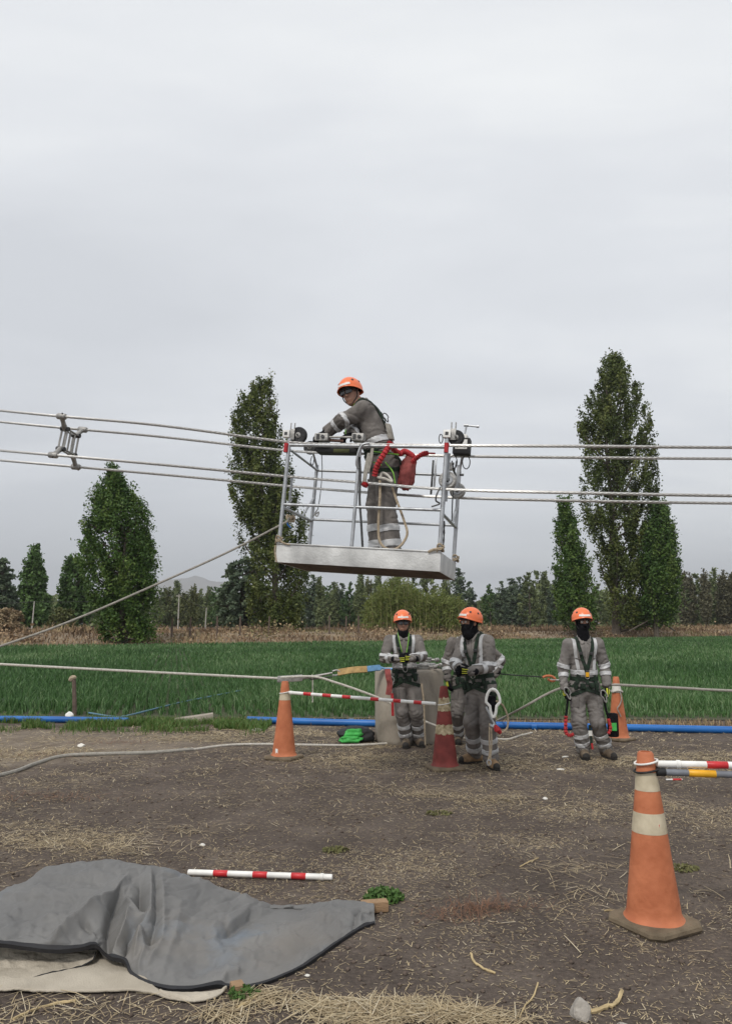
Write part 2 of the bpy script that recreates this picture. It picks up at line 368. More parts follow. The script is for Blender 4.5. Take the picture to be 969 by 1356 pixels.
def sheet(name, fx0, fx1, mat, y0, y1, nxx, nyy, lift):
    a = np.linspace(0, 1, nxx); b = np.linspace(0, 1, nyy); A, B = np.meshgrid(a, b)
    X = fx0 + (fx1 - fx0) * A; Ya = y0(X); Yb = y1(X); Y = Ya + (Yb - Ya) * B ** 1.6
    Z = bank_z(X, Y) + lift
    I = np.arange(nxx * nyy).reshape(nyy, nxx)
    F_ = np.stack([I[:-1, :-1].ravel(), I[:-1, 1:].ravel(), I[1:, 1:].ravel(), I[1:, :-1].ravel()], 1)
    o = link(name, np_mesh(name, np.stack([X.ravel(), Y.ravel(), Z.ravel()], 1), F_, True), mat); tag(o, kind='structure'); return o
def f_near(x): return 13.15 - .035 * x + 0 * x
field = sheet('field', -60, 75, MAT['fieldsoil'], f_near, lambda x: np.maximum(edge_y(x), 20), 90, 60, .012)
tag(field, 'damp dark soil under the rows of the green crop', 'field')
bank = sheet('dry_bank', -62, 110, MAT['bankground'], lambda x: np.maximum(edge_y(x) - .3, 19), lambda x: edge_y(x) + 40, 120, 60, .02)
tag(bank, 'dry brown bank beyond the green crop', 'bank')

def blades(P, Hh, Wd, bend, name, mat, tint, loc=(0, 0, 0)):
    n = len(P); a = rng.uniform(0, 2 * np.pi, n); b = rng.uniform(0, 2 * np.pi, n)
    w = np.stack([np.cos(a), np.sin(a), np.zeros(n)], 1) * (Wd / 2)[:, None]
    d = np.stack([np.cos(b), np.sin(b), np.zeros(n)], 1) * (bend * Hh)[:, None]
    up = np.array([0, 0, 1.0])
    p1 = P + d * .3 + up * (Hh * .58)[:, None]; p2 = P + d + up * (Hh * (1 - bend * .35))[:, None]
    V = np.stack([P - w, P + w, p1 + w * .85, p1 - w * .85, p2], 1).reshape(-1, 3)
    k = np.arange(n)[:, None] * 5
    F_ = np.concatenate([k + np.array([[0, 1, 2]]), k + np.array([[0, 2, 3]]), k + np.array([[3, 2, 4]])], 0)
    return link(name, np_mesh(name, V, F_, False, np.repeat(tint, 5)), mat, None, loc)
# crop: rows of upright leaves, sampled more densely near the camera
def crop_zone(y0, y1, dens, hw, wmul):
    n = int((y1 - y0) * 2 * hw * dens)
    y = rng.uniform(y0, y1, n); x = rng.uniform(-1, 1, n) * hw
    ci, si = math.cos(R(14)), math.sin(R(14)); r = x * ci + y * si; q = -x * si + y * ci
    r = np.round(r / .2) * .2 + rng.normal(0, .035, n); x = r * ci - q * si; y = r * si + q * ci
    ok = (y < edge_y(x) - .2) & (y > f_near(x) + .08 + .3 * fbm(x * .8, y * 0 + 2, 3)) & (np.abs(x) < .62 * y + 3)
    x, y = x[ok], y[ok]; n = len(x)
    hh = (.15 + .14 * rng.random(n)) * (.75 + .5 * fbm(x * .35, y * .35, 9)) * np.clip((y - 13.1) / 1.2, .45, 1)
    t = np.clip(.42 + .9 * (fbm(x * .25, y * .12, 11) - .47) + rng.normal(0, .26, n), 0, 1)
    return np.stack([x, y, np.full(n, .012)], 1), hh, (.009 + .009 * rng.random(n)) * wmul, rng.uniform(.08, .6, n), t
zs = [crop_zone(13.2, 19, 420, 16, 1.1), crop_zone(19, 30, 175, 23, 1.5), crop_zone(30, 48, 66, 37, 2.5), crop_zone(48, 106, 22, 58, 3.6)]
cat = [np.concatenate([z[i] for z in zs]) for i in range(5)]
crop = blades(cat[0], cat[1], cat[2], cat[3], 'crop', MAT['crop'], cat[4]); tag(crop, 'green leaf crop filling the field behind the workers', 'crop', kind='stuff')
# dry weeds on the bank
n = 46000; x = rng.uniform(-50, 95, n); s = rng.uniform(0, 1, n) ** 1.5 * 30; y = edge_y(x) + .1 + s
hh = (.12 + .62 * np.clip(fbm(x * .22, y * .3, 21) * 2.4 - .7, 0, 1.3) * rng.random(n) * 1.2) * np.where(s < 1.5, .4, 1) * (1 + .5 * sstep(3, 10, s))
t = np.clip(.42 + 2.4 * (fbm(x * .2, y * .3, 22) - .47) + rng.normal(0, .2, n) + np.where(s < 1.5, .3, 0), 0, 1)
dw = blades(np.stack([x, y, bank_z(x, y) + .01], 1), hh, rng.uniform(.03, .12, n), rng.uniform(.05, 1.2, n), 'dry_weeds', MAT['dry'], t)
tag(dw, 'reddish brown dry weeds covering the bank beyond the crop', 'weeds', kind='stuff')
# tangled brush on the bank
def leaf_quads(P, Nn, size, tint):
    n = len(P); Nn = Nn / (np.linalg.norm(Nn, axis=1, keepdims=True) + 1e-9)
    a = rng.normal(0, 1, (n, 3)); u = a - Nn * (a * Nn).sum(1, keepdims=True); u /= (np.linalg.norm(u, axis=1, keepdims=True) + 1e-9); w = np.cross(Nn, u)
    s = size[:, None]
    V = np.stack([P - u * s * .55, P + w * s * .36 + Nn * s * .1, P + u * s * .6, P - w * s * .36 + Nn * s * .1], 1).reshape(-1, 3)
    return V, np.arange(n * 4).reshape(-1, 4), np.repeat(tint, 4)
PB, TB = [], []
for k in range(80):
    cx_ = rng.uniform(-48, 90); sb_ = rng.uniform(2, 16); cy_ = edge_y(cx_) + sb_; m_ = int(rng.uniform(40, 130)); w_ = rng.uniform(.5, 1.6); h_ = rng.uniform(.3, 1.0)
    p = np.stack([cx_ + rng.normal(0, w_, m_), cy_ + rng.normal(0, w_ * .6, m_), np.abs(rng.normal(0, .5, m_)) * h_], 1); p[:, 2] += bank_z(p[:, 0], p[:, 1]); PB.append(p); TB.append(np.clip(rng.uniform(0, 1) + rng.normal(0, .12, m_), 0, 1))
PB = np.concatenate(PB); TB = np.concatenate(TB)
Vb, Fb, Tb = leaf_quads(PB, rng.normal(0, 1, PB.shape) + np.array([0, -.3, .5]), rng.uniform(.12, .34, len(PB)), TB)
tag(link('bank_brush', np_mesh('bank_brush', Vb, Fb, False, Tb), MAT['dry']), 'tangled brown and olive brush among the dry weeds', 'brush', kind='stuff')
# verge grass by the blue pipe
def verge(name, x0, x1, yc, sp, n, hmax, label):
    x = rng.uniform(x0, x1, n); y = yc(x) + rng.normal(0, sp, n)
    ok = fbm(x * 1.4, y * 1.4, 31) > .40; x, y = x[ok], y[ok]; n = len(x)
    o = blades(np.stack([x, y, gh(x, y)], 1), hmax * rng.uniform(.35, 1, n), rng.uniform(.006, .014, n), rng.uniform(.1, .9, n), name, MAT['verge'], np.clip(rng.normal(.5, .22, n), 0, 1))
    tag(o, label, 'grass', kind='stuff')
verge('verge_grass', -7.8, -1.5, lambda x: 12.1 - .05 * x, .34, 22000, .15, 'fresh green grass along the left length of blue pipe')
n = 3500; x = rng.uniform(-2.5, 8, n); y = 12.62 - .03 * x + rng.normal(0, .12, n)
tag(blades(np.stack([x, y, gh(x, y)], 1), rng.uniform(.04, .12, n), rng.uniform(.006, .012, n), rng.uniform(.2, .9, n), 'pipe_weeds', MAT['dry'], rng.uniform(.4, 1, n)), 'thin dry grass behind the long blue pipe', 'grass', kind='stuff')
# faint far hills
hx = np.linspace(-4200, 4200, 160); hv = []; hf = []
prof = 55 + 250 * np.exp(-((hx + 1250) / 900) ** 2) + 150 * np.exp(-((hx - 2300) / 900) ** 2) + 120 * (fbm(hx * .004, hx * 0, 41) - .4) + 25 * (fbm(hx * .02, hx * 0, 42) - .4)
for k, (yy, m_) in enumerate([(4300, 0), (4900, .55), (5500, 1.0), (6400, .5)]):
    hv.append(np.stack([hx, np.full_like(hx, yy), prof * m_ * (1 + .2 * (fbm(hx * .01, hx * 0 + k, 43) - .5)) - (2 if m_ == 0 else 0)], 1))
hv = np.concatenate(hv); I = np.arange(len(hv)).reshape(4, 160)
o = link('hills', np_mesh('hills', hv, np.stack([I[:-1, :-1].ravel(), I[:-1, 1:].ravel(), I[1:, 1:].ravel(), I[1:, :-1].ravel()], 1), True), MAT['hill'])
tag(o, 'faint distant hills behind the trees', 'hills', kind='structure')
# ------------------------------------------------------------------ trees
def crown_mesh(name, prof, nclump, nleaf, lsize, style, seed, holes=.36, depth=.85):
    """prof: (z, left, right) outline of the crown; leaves gathered in upswept clumps along boughs inside that outline"""
    global rng
    r_ = np.random.default_rng(seed); rng = r_
    prof = np.array(sorted(prof)); z0, z1 = prof[0, 0], prof[-1, 0]
    zz = r_.uniform(z0, z1, nclump * 5); l = np.interp(zz, prof[:, 0], prof[:, 1]); r = np.interp(zz, prof[:, 0], prof[:, 2])
    keep = r_.random(len(zz)) < np.clip((r - l) / (prof[:, 2] - prof[:, 1]).max(), .3, 1); zz, l, r = zz[keep][:nclump], l[keep][:nclump], r[keep][:nclump]
    n = len(zz); ang = r_.uniform(0, 2 * np.pi, n); rad = np.sqrt(r_.uniform(.12, 1.0, n)) * .93
    hw = (r - l) / 2; cx = (r + l) / 2
    zl = (zz - z0) / (z1 - z0) * 9
    rad = rad * np.clip(.5 + 1.05 * fbm(ang * 1.6 + seed, zl, seed + 2, 3), .6, 1.2) * 1.03
    C = np.stack([cx + np.cos(ang) * rad * hw, np.sin(ang) * rad * hw * depth, zz], 1)
    if holes:
        hn = fbm(C[:, 0] * .55 + C[:, 1] * .35 + seed, C[:, 2] * .42, seed); ok = (hn > holes) | (rad < .45); C, ang, rad, hw, cx = C[ok], ang[ok], rad[ok], hw[ok], cx[ok]
    if style in ('poplar', 'wind') and nclump > 200:      # upright tips that break the outline
        m2 = nclump // 5; zt_ = z0 + (z1 - z0) * r_.uniform(.25, 1.0, m2) ** .8; lt, rt_ = np.interp(zt_, prof[:, 0], prof[:, 1]), np.interp(zt_, prof[:, 0], prof[:, 2]); a2 = r_.uniform(0, 2 * np.pi, m2)
        C = np.concatenate([C, np.stack([(lt + rt_) / 2 + np.cos(a2) * (rt_ - lt) / 2 * 1.0, np.sin(a2) * (rt_ - lt) / 2 * depth, zt_ - .9], 1)]); ang = np.concatenate([ang, a2])
    n = len(C); per = max(6, nleaf // max(n, 1))
    out_ = np.stack([np.cos(ang), np.sin(ang) * depth, np.zeros(n)], 1)
    if style == 'poplar': ax = out_ * .35 + np.array([0, 0, 1.0]); ln = r_.uniform(1.0, 3.0, n)
    elif style == 'wind': ax = out_ * .2 + np.array([-.42, 0, 1.0]); ln = r_.uniform(.9, 2.4, n)
    elif style == 'round': ax = out_ * .8 + np.array([0, 0, .5]); ln = r_.uniform(.6, 1.3, n)
    else: ax = out_ * .8 + np.array([0, 0, -.1]); ln = r_.uniform(.8, 1.8, n)
    ax /= np.linalg.norm(ax, axis=1, keepdims=True)
    ln = ln * max(.35, min(1.0, (z1 - z0) / 12))
    t = r_.uniform(-.5, .5, (n, per)); sg = (.045 + .075 * (.5 - t)) * ln[:, None] + .06
    P = C[:, None, :] + ax[:, None, :] * (t * ln[:, None])[..., None] + r_.normal(0, 1, (n, per, 3)) * sg[..., None]
    Nn = r_.normal(0, 1, (n, per, 3)) + out_[:, None, :] * .7 + np.array([0, 0, .5])
    ct = np.clip(r_.normal(.42, .32, n), 0, 1); tint = np.clip(ct[:, None] + r_.normal(0, .16, (n, per)), 0, 1)
    P = P.reshape(-1, 3); ok = P[:, 2] > z0 * .5
    V, F_, T = leaf_quads(P[ok], Nn.reshape(-1, 3)[ok], r_.uniform(.6, 1.3, ok.sum()) * lsize, tint.ravel()[ok])
    return np_mesh(name, V, F_, False, T), C
def trunk_mb(H_, r0, C, nlimb, seed, lean=0.0, pieces=None):
    r_ = random.Random(seed); mb = MB()
    tp = [Vector((lean * (k / 7) * H_ + r_.uniform(-.02, .02) * H_ * .3, r_.uniform(-.1, .1), H_ * .92 * k / 7)) for k in range(8)]; tp[0] = Vector((0, 0, -.15))
    mb.tube(catmull(tp, 3), [max(r0 * (1 - k / 22) ** 1.2, .02) for k in range(22)], 7)
    idx = r_.sample(range(len(C)), min(nlimb, len(C)))
    for i in idx:
        c = Vector(C[i]); h = max(.6, c.z - r_.uniform(1.0, 3.0) * max(.4, H_ / 16)); f = min(1, h / (H_ * .92)); a = tp[int(f * 6.9)].lerp(tp[min(7, int(f * 6.9) + 1)], f * 6.9 - int(f * 6.9))
        m_ = a.lerp(c, .5) + Vector((c.x - a.x, c.y - a.y, 0)) * .15
        mb.tube(catmull([a, m_, c], 3), [r0 * .28 * (1 - k / 8) + .012 for k in range(7)], 5)
    return mb
def tree(name, label, px, Yd, outline, leaf, style, nclump, nleaf, lsize, seed, r0=.3, group=None, lean=0., holes=.36, nlimb=60, zbase=None, depth=.85):
    """outline rows: (py, pxL, pxR) read at the tree's own distance Yd"""
    q = D(px, 826, Yd); zb = float(bank_z(np.array([q.x]), np.array([Yd]))[0]); base = Vector((q.x, Yd, zb))
    prof = []
    for (py, a, b) in outline:
        pa, pb = D(a, py, Yd), D(b, py, Yd); prof.append((pa.z - zb, pa.x - q.x, pb.x - q.x))
    H_ = max(p[0] for p in prof); prof = [(max(z, .25), a, b) for z, a, b in prof]
    t = empty(name, base, label, 'tree', group)
    me, C = crown_mesh('crown', prof, nclump, nleaf, lsize, style, seed, holes, depth)
    link('crown', me, LEAF[leaf], t)
    trunk_mb(H_, r0, C, nlimb, seed, lean).build('trunk', MAT['bark'], t, base=Vector((0, 0, 0)))
    return t
tree('poplar_tree', 'wind-swept full poplar standing alone at the edge of the crop, low pointed crown', 162, 58,
     [(622, 150, 154), (640, 143, 168), (660, 127, 184), (685, 117, 194), (720, 114, 201), (760, 115, 205), (800, 122, 206), (830, 130, 205), (848, 140, 200)], 'fresh', 'wind', 520, 50000, .19, 3, .28, holes=.43)
tree('poplar_tree', 'tall ragged poplar rising behind the lifted work cage, open gappy crown', 362, 74,
     [(503, 347, 353), (520, 316, 360), (550, 314, 365), (590, 310, 372), (620, 308, 384), (650, 305, 392), (690, 318, 400), (720, 322, 404), (750, 330, 408), (790, 328, 410), (815, 332, 408), (833, 350, 398)], 'olive', 'poplar', 480, 46000, .24, 11, .4, holes=.45)
tp = tree('poplar_tree', 'tallest poplar with a narrow tip, the middle of the three right-hand poplars', 815, 86,
     [(468, 811, 814), (480, 804, 822), (500, 792, 842), (530, 778, 850), (560, 768, 857), (600, 768, 862), (640, 772, 865), (680, 776, 868), (720, 786, 872), (760, 792, 874), (800, 796, 874), (826, 800, 870)], 'olive', 'poplar', 640, 56000, .27, 21, .5, holes=.425)
for a, b in ((842, 832), (880, 893)):
    p0, p1 = D(862 if a < 860 else 870, 822, 84), D(b, 832, 84)
    MB().tube([p0 - Vector((0, 0, -.2)), p1 - Vector((0, 0, .3))], .09, 6).build('stake', MAT['bark'], tp)
tree('poplar_tree', 'short dense poplar growing against the tallest poplar, beside its stakes', 868, 84,
     [(668, 872, 876), (685, 862, 884), (720, 850, 892), (760, 842, 895), (800, 842, 896), (818, 848, 890)], 'fresh', 'poplar', 360, 34000, .25, 31, .3, holes=.3)
tree('poplar_tree', 'slim pointed poplar behind the masked worker in the crossed chest harness', 762, 82,
     [(664, 746, 751), (690, 740, 760), (720, 737, 768), (750, 735, 776), (780, 735, 784), (810, 738, 790), (828, 742, 788)], 'fresh', 'poplar', 260, 24000, .24, 41, .26, holes=.42)
tree('willow_tree', 'low dark grey-green willow crowding the foot of the ragged poplar', 320, 88,
     [(740, 314, 336), (755, 300, 350), (780, 290, 356), (810, 290, 352), (826, 294, 348)], 'fardark', 'weep', 260, 11000, .36, 51, .3, holes=.22)
tree('poplar_tree', 'dark pointed poplar standing next to the pale seed-head shrub', 46, 92,
     [(730, 42, 48), (750, 34, 58), (780, 30, 64), (810, 29, 67), (826, 30, 66)], 'fargreen', 'poplar', 200, 9000, .4, 61, .25, holes=.24)
tree('poplar_tree', 'paler broad poplar between the dark pointed poplar and the wind-swept one', 98, 98,
     [(741, 92, 106), (760, 82, 114), (790, 78, 120), (815, 78, 122), (826, 80, 122)], 'fargreen', 'poplar', 200, 9000, .4, 62, .25, holes=.26)
tree('cypress_tree', 'blackish ragged evergreen beside the dark pointed poplar and its neighbour shrub', 5, 96,
     [(742, 2, 8), (760, -8, 20), (790, -14, 26), (826, -16, 28)], 'fardark', 'weep', 170, 8000, .4, 63, .25, holes=.3)
tree('seed_shrub', 'rounded beige shrub full of dry seed heads beside the leaning rope', 10, 66,
     [(808, 2, 20), (818, -10, 32), (832, -14, 36), (846, -10, 33)], 'seed', 'round', 120, 5000, .2, 71, .08, holes=.1, nlimb=14)
tree('yellow_shrub', 'low yellow-green shrub to the left of the wind-swept poplar', 84, 84,
     [(806, 76, 92), (818, 66, 100), (832, 64, 104)], 'yellow', 'round', 70, 2400, .3, 72, .08, holes=.15, nlimb=10)
# cane thicket
def cane(px, Yd, py_top, a, b):
    q = D(px, 826, Yd); zb = float(bank_z(np.array([q.x]), np.array([Yd]))[0]); base = Vector((q.x, Yd, zb))
    t = empty('cane_thicket', base, 'tall thicket of pale green cane behind the standing workers', 'cane')
    top = D(px, py_top, Yd).z - zb; xa = D(a, 826, Yd).x - q.x; xb = D(b, 826, Yd).x - q.x
    r_ = np.random.default_rng(81); mb = MB(); P = []; Nn = []
    for k in range(230):
        u = r_.random(); x = xa + (xb - xa) * u; y = r_.uniform(-2.0, 2.0); h = top * (.62 + .36 * fbm(np.array([u * 5.]), np.array([1.]), 4)[0] * 1.6) * r_.uniform(.75, 1.02) * (.6 + .45 * math.sin(math.pi * u) ** .6)
        dx_, dy_ = r_.normal(0, .06) * h, r_.normal(0, .05) * h
        pts = [Vector((x, y, -.05)), Vector((x + dx_ * .3, y + dy_ * .3, h * .55)), Vector((x + dx_, y + dy_, h))]
        mb.tube(catmull(pts, 2), [.03, .026, .022, .016, .008], 4)
        for j in range(60):
            f = r_.uniform(.2, 1.03); p = pts[0].lerp(pts[1], f / .55) if f < .55 else pts[1].lerp(pts[2], min(1.05, (f - .55) / .45))
            P.append((p.x + r_.normal(0, .18), p.y + r_.normal(0, .18), p.z + r_.normal(0, .1))); Nn.append(r_.normal(0, 1, 3) * np.array([1, 1, .35]))
    P = np.array(P); Nn = np.array(Nn); n = len(P); Nn /= np.linalg.norm(Nn, axis=1, keepdims=True)
    dn = np.stack([r_.normal(0, .5, n), r_.normal(0, .5, n), r_.uniform(-1, .7, n)], 1); dn /= np.linalg.norm(dn, axis=1, keepdims=True)
    w = np.cross(Nn, dn); w /= np.linalg.norm(w, axis=1, keepdims=True) + 1e-9; ll = r_.uniform(.35, .75, n)[:, None]
    V = np.stack([P - w * .03, P + w * .03, P + dn * ll * .6 + w * .035, P + dn * ll + np.array([0, 0, -.08])], 1).reshape(-1, 3)
    hz = (P[:, 2] / top); T = np.repeat(np.clip(r_.normal(.5, .22, n), 0, 1), 4)
    link('leaves', np_mesh('leaves', V, np.arange(n * 4).reshape(-1, 4), False, T), LEAF['cane'], t)
    mb.build('canes', M('cane stem', (.3, .27, .12), .7, 0, .3, 2, 0, 1), t, base=Vector((0, 0, 0)))
cane(545, 80, 764, 482, 612)
# far rows of trees: a few shared meshes, each tree its own object
def variant(seed, style, leaf, wd, holes):
    prof = [(0.6, -wd * .5, wd * .5), (3, -wd * .9, wd * .9), (6, -wd, wd), (9, -wd * .75, wd * .7), (11, -wd * .45, wd * .5), (12, -wd * .08, wd * .1)]
    r_ = np.random.default_rng(seed); prof = [(z, a * r_.uniform(.8, 1.2), b * r_.uniform(.8, 1.2)) for z, a, b in prof]
    me, C = crown_mesh('crown', prof, 120, 4200, .42, style, seed, holes); me.materials.append(LEAF[leaf])
    tb = trunk_mb(12, .22, C, 8, seed); tm = tb.build('trunk', MAT['bark'], None); tme = tm.data; bpy.data.objects.remove(tm)
    return me, tme
VAR = {}
for k, (st, lf, wd, ho) in dict(slim=('poplar', 'far', 1.5, .3), olive=('poplar', 'yellow', 1.8, .34), dark=('weep', 'fardark', 2.3, .26), green=('round', 'fargreen', 3.0, .25), brown=('poplar', 'brown', 1.25, .36), wide=('round', 'far', 2.6, .3)).items():
    VAR[k] = [variant(200 + 7 * i + len(k) * 13, st, lf, wd, ho) for i in range(2)]
FL = dict(slim=('far_poplar', 'slim green poplar in the far row'), olive=('far_poplar', 'yellowish olive poplar in the far row'), dark=('far_evergreen', 'dark dense evergreen in the far row'),
          green=('far_tree', 'bright green rounded tree in the far row'), brown=('far_poplar', 'thin browning poplar in the far row'), wide=('far_tree', 'broad dull green tree in the far row'))
FT = [(212, 786, 'wide'), (222, 782, 'olive'), (234, 776, 'slim'), (246, 784, 'olive'), (257, 776, 'olive'), (266, 783, 'slim'), (276, 780, 'slim'), (287, 776, 'green'), (298, 778, 'wide'), (184, 790, 'wide'), (120, 800, 'wide'),
      (414, 762, 'dark'), (424, 772, 'slim'), (433, 776, 'green'), (442, 774, 'slim'), (452, 778, 'dark'), (463, 776, 'green'), (477, 766, 'slim'), (488, 772, 'olive'), (500, 764, 'slim'), (522, 762, 'wide'), (546, 766, 'dark'), (566, 762, 'wide'), (590, 764, 'slim'), (606, 762, 'dark'), (622, 774, 'dark'),
      (648, 780, 'green'), (664, 776, 'dark'), (676, 768, 'dark'), (688, 770, 'dark'), (700, 766, 'wide'), (711, 764, 'wide'), (722, 766, 'slim'), (733, 770, 'dark'), (792, 778, 'wide'), (802, 782, 'slim'), (832, 784, 'wide'),
      (903, 762, 'brown'), (912, 764, 'brown'), (920, 768, 'wide'), (931, 760, 'brown'), (944, 762, 'slim'), (955, 762, 'brown'), (966, 764, 'brown'), (978, 758, 'slim'), (992, 764, 'brown'), (1010, 760, 'wide'), (1030, 762, 'slim'), (-22, 770, 'wide'), (-45, 765, 'dark'), (62, 790, 'wide'), (22, 792, 'wide'), (140, 796, 'dark'), (165, 792, 'wide'), (310, 786, 'dark'), (345, 782, 'wide'), (370, 780, 'dark'), (395, 776, 'wide')]
rf = random.Random(5)
def region(px):
    for lim, s_ in ((130, 'by the beige seed-head shrub'), (310, 'between the wind-swept poplar and the willow'), (408, 'behind the ragged poplar'), (482, 'below the cage floor, left of the cane'), (615, 'behind the cane thicket'), (740, 'between the cane thicket and the slim poplar'), (850, 'behind the tallest poplar')):
        if px < lim: return s_
    return 'past the short dense poplar'
for i, (px, py, k) in enumerate(FT):
    Yd = 150 + rf.uniform(-10, 25); q = D(px, py, Yd); s = (q.z - .7) / 12.0 * rf.uniform(1.0, 1.12)
    me, tme = VAR[k][i % 2]
    t = empty(FL[k][0], (q.x, Yd, .7), FL[k][1] + ' ' + region(px), 'tree', 'far ' + k + ' trees ' + region(px)); t.scale = (s * rf.uniform(.9, 1.25), s, s); t.rotation_euler.z = rf.uniform(0, 6.28)
    link('crown', me, None, t); link('trunk', tme, None, t)
# undergrowth hedge closing the far row
n = 26000; x = rng.uniform(-110, 120, n); y = 178 + rng.normal(0, 4, n); z = .7 + rng.random(n) * (3.6 + 6.0 * fbm(x * .09, x * 0, 55))
Vh, Fh, Th = leaf_quads(np.stack([x, y, z], 1), rng.normal(0, 1, (n, 3)) + np.array([0, -.4, .3]), rng.uniform(.7, 1.4, n), np.clip(rng.normal(.4, .2, n), 0, 1))
tag(link('far_hedge', np_mesh('far_hedge', Vh, Fh, False, Th), LEAF['far']), 'low dull green undergrowth behind the far row of trees', 'hedge', kind='stuff')
# posts on the bank
def post(name, label, px, Yd, h, r, mat, group, cap=False):
    q = D(px, 826, Yd); zb = float(bank_z(np.array([q.x]), np.array([Yd]))[0]); mb = MB()
    b = Vector((q.x, Yd, zb)); lean = Vector((rf.uniform(-.03, .03), rf.uniform(-.03, .03), 1))
    mb.tube([b - Vector((0, 0, .2)), b + lean * h * .5, b + lean * h], [r * 1.1, r, r * .8], 8)
    if cap: mb.box(b + lean * (h - .25), (.7, .08, .08))
    o = mb.build(name, mat, None, base=b); tag(o, label, 'post', group); return b + lean * h
tops = []
for px in (228, 252, 288, 318, 356, 436, 458, 475, 760, 785, 818, 846): tops.append(post('fence_post', 'dark weathered fence post on the dry bank ' + region(px), px, edge_y((px - 484) / 1000 * 78) + 7.5, 1.7, .08, MAT['postwood'], 'dark fence posts ' + region(px)))
u1 = [post('utility_pole', 'pale slender pole with thin wires on the dry bank', px, Yd, h, .06, MAT['postcon'], 'pale poles on the bank') for px, Yd, h in ((43, 72, 2.9), (272, 86, 2.6))]
u2 = post('utility_pole', 'taller pale pole with a cross piece on the dry bank', 236, 90, 4.4, .07, MAT['postcon'], None, True)
for a, b, dz in ((u1[0], u2, .3), (u2, u1[1], .2), (u1[0] + Vector((-14, 6, 0)), u1[0], .15)):
    pts = [a.lerp(b, k / 8) - Vector((0, 0, .05 + dz * 4 * (k / 8) * (1 - k / 8))) for k in range(9)]
    tag(MB().tube(pts, .018, 5).build('wire', MAT['dkmetal'], None, base=pts[0]), 'thin wire strung between the pale poles on the bank', 'wire', 'wires between the pale poles')
# ------------------------------------------------------------------ litter on the soil
TARP_POLY = [G(px, py) for px, py in ((-260, 1335), (0, 1318), (180, 1320), (262, 1331), (300, 1318), (335, 1312), (410, 1273), (497, 1216), (494, 1200), (380, 1196), (200, 1190), (-260, 1190))]
def under_tarp(x, y):
    c = np.zeros(len(x), bool); n_ = len(TARP_POLY)
    for i in range(n_):
        a, b = TARP_POLY[i], TARP_POLY[i - 1]
        k = ((a.y > y) != (b.y > y)) & (x < (b.x - a.x) * (y - a.y) / (b.y - a.y + 1e-12) + a.x); c ^= k
    return c
def straws(name, x, y, lift, ln, wd, label, cat, mat='straw', stand=0.0, tint=None):
    ok_ = ~under_tarp(x, y); x, y, ln, wd = x[ok_], y[ok_], ln[ok_], wd[ok_]
    n = len(x); a = rng.uniform(0, np.pi, n); tilt = rng.normal(0, .12 + stand, n); bend = rng.normal(0, .12, n)
    d = np.stack([np.cos(a) * np.cos(tilt), np.sin(a) * np.cos(tilt), np.sin(tilt)], 1); s = np.stack([-np.sin(a), np.cos(a), np.zeros(n)], 1)
    P = np.stack([x, y, gh(x, y) + lift + np.abs(np.sin(tilt)) * ln * .5], 1); hl = (ln / 2)[:, None]; w = (wd / 2)[:, None]
    m_ = P + s * bend[:, None] * hl * .5 + np.array([0, 0, 1.0]) * w
    A, B = P - d * hl, P + d * hl; e1 = np.array([0, 0, 1.0]) * w * .6
    V = np.stack([A - s * w, A + s * w, m_ - s * w, m_ + s * w, B - s * w * .6, B + s * w * .6], 1)
    if name == 'straw_litter':
        V4 = np.stack([A - s * w, A + s * w, B + s * w * .7, B - s * w * .7], 1).reshape(-1, 3); o = link(name, np_mesh(name, V4, np.arange(n * 4).reshape(-1, 4), False, np.repeat(np.clip(rng.normal(.5, .25, n), 0, 1), 4)), MAT[mat]); return tag(o, label, cat, kind='stuff')
    V = V.reshape(-1, 3)
    k = np.arange(n)[:, None] * 6; F_ = np.concatenate([k + np.array([[0, 1, 3, 2]]), k + np.array([[2, 3, 5, 4]])], 0)
    if tint is None: tint = np.clip(rng.normal(.5, .25, n), 0, 1)
    o = link(name, np_mesh(name, V, F_, False, np.repeat(tint, 6)), MAT[mat]); return tag(o, label, cat, kind='stuff')
n = 430000; y = 3.0 + rng.random(n) * 9.2; x = rng.uniform(-1, 1, n) * (.56 * y + .6)
dn = fbm(x * .45, y * 1.0, 61, 5); dn2 = fbm(x * 2.2, y * 2.2, 62, 4)
ok = (rng.random(n) < np.clip((dn - .34) * 3.4, .14, 1) * np.clip(dn2 * 1.7 - .2, .15, 1) * (.3 + .7 * sstep(4.2, 6.5, y))); x, y = x[ok], y[ok]; n = len(x)
ln = rng.gamma(2.0, .0085, n) + .007
gr_ = .82 + np.clip(y - 5, 0, 7) * .2; ln = ln * gr_
straws('straw_litter', x, y, .0025, ln, np.clip(.0016 + ln * .04 + rng.random(n) * .002, .001, .006) * (1 + np.clip(y - 5, 0, 7) * .12), 'chopped straw scattered over the dark soil', 'straw')
n = 650; y = 3.1 + rng.random(n) * 8; x = rng.uniform(-1, 1, n) * (.56 * y + .5); ok = fbm(x * .5, y * .9, 63) > .45; x, y = x[ok], y[ok]; n = len(x)
straws('straw_stalks', x, y, .006, rng.uniform(.06, .22, n), rng.uniform(.003, .007, n), 'longer dry stalks lying loose on the soil', 'straw')
def pile(pts, n, sx, sy):
    xs_, ys_ = [], []
    for (px, py, w) in pts:
        p = G(px, py); m_ = int(n * w); xs_.append(rng.normal(p.x, sx * w ** .3, m_)); ys_.append(rng.normal(p.y, sy, m_))
    return np.concatenate(xs_), np.concatenate(ys_)
x, y = pile([(350, 1325, .5), (430, 1335, .6), (500, 1338, 1.2), (560, 1340, 1.1), (610, 1350, .8), (480, 1352, 1.0), (300, 1345, .35), (655, 1360, .5)], 330, .10, .035); n = len(x)
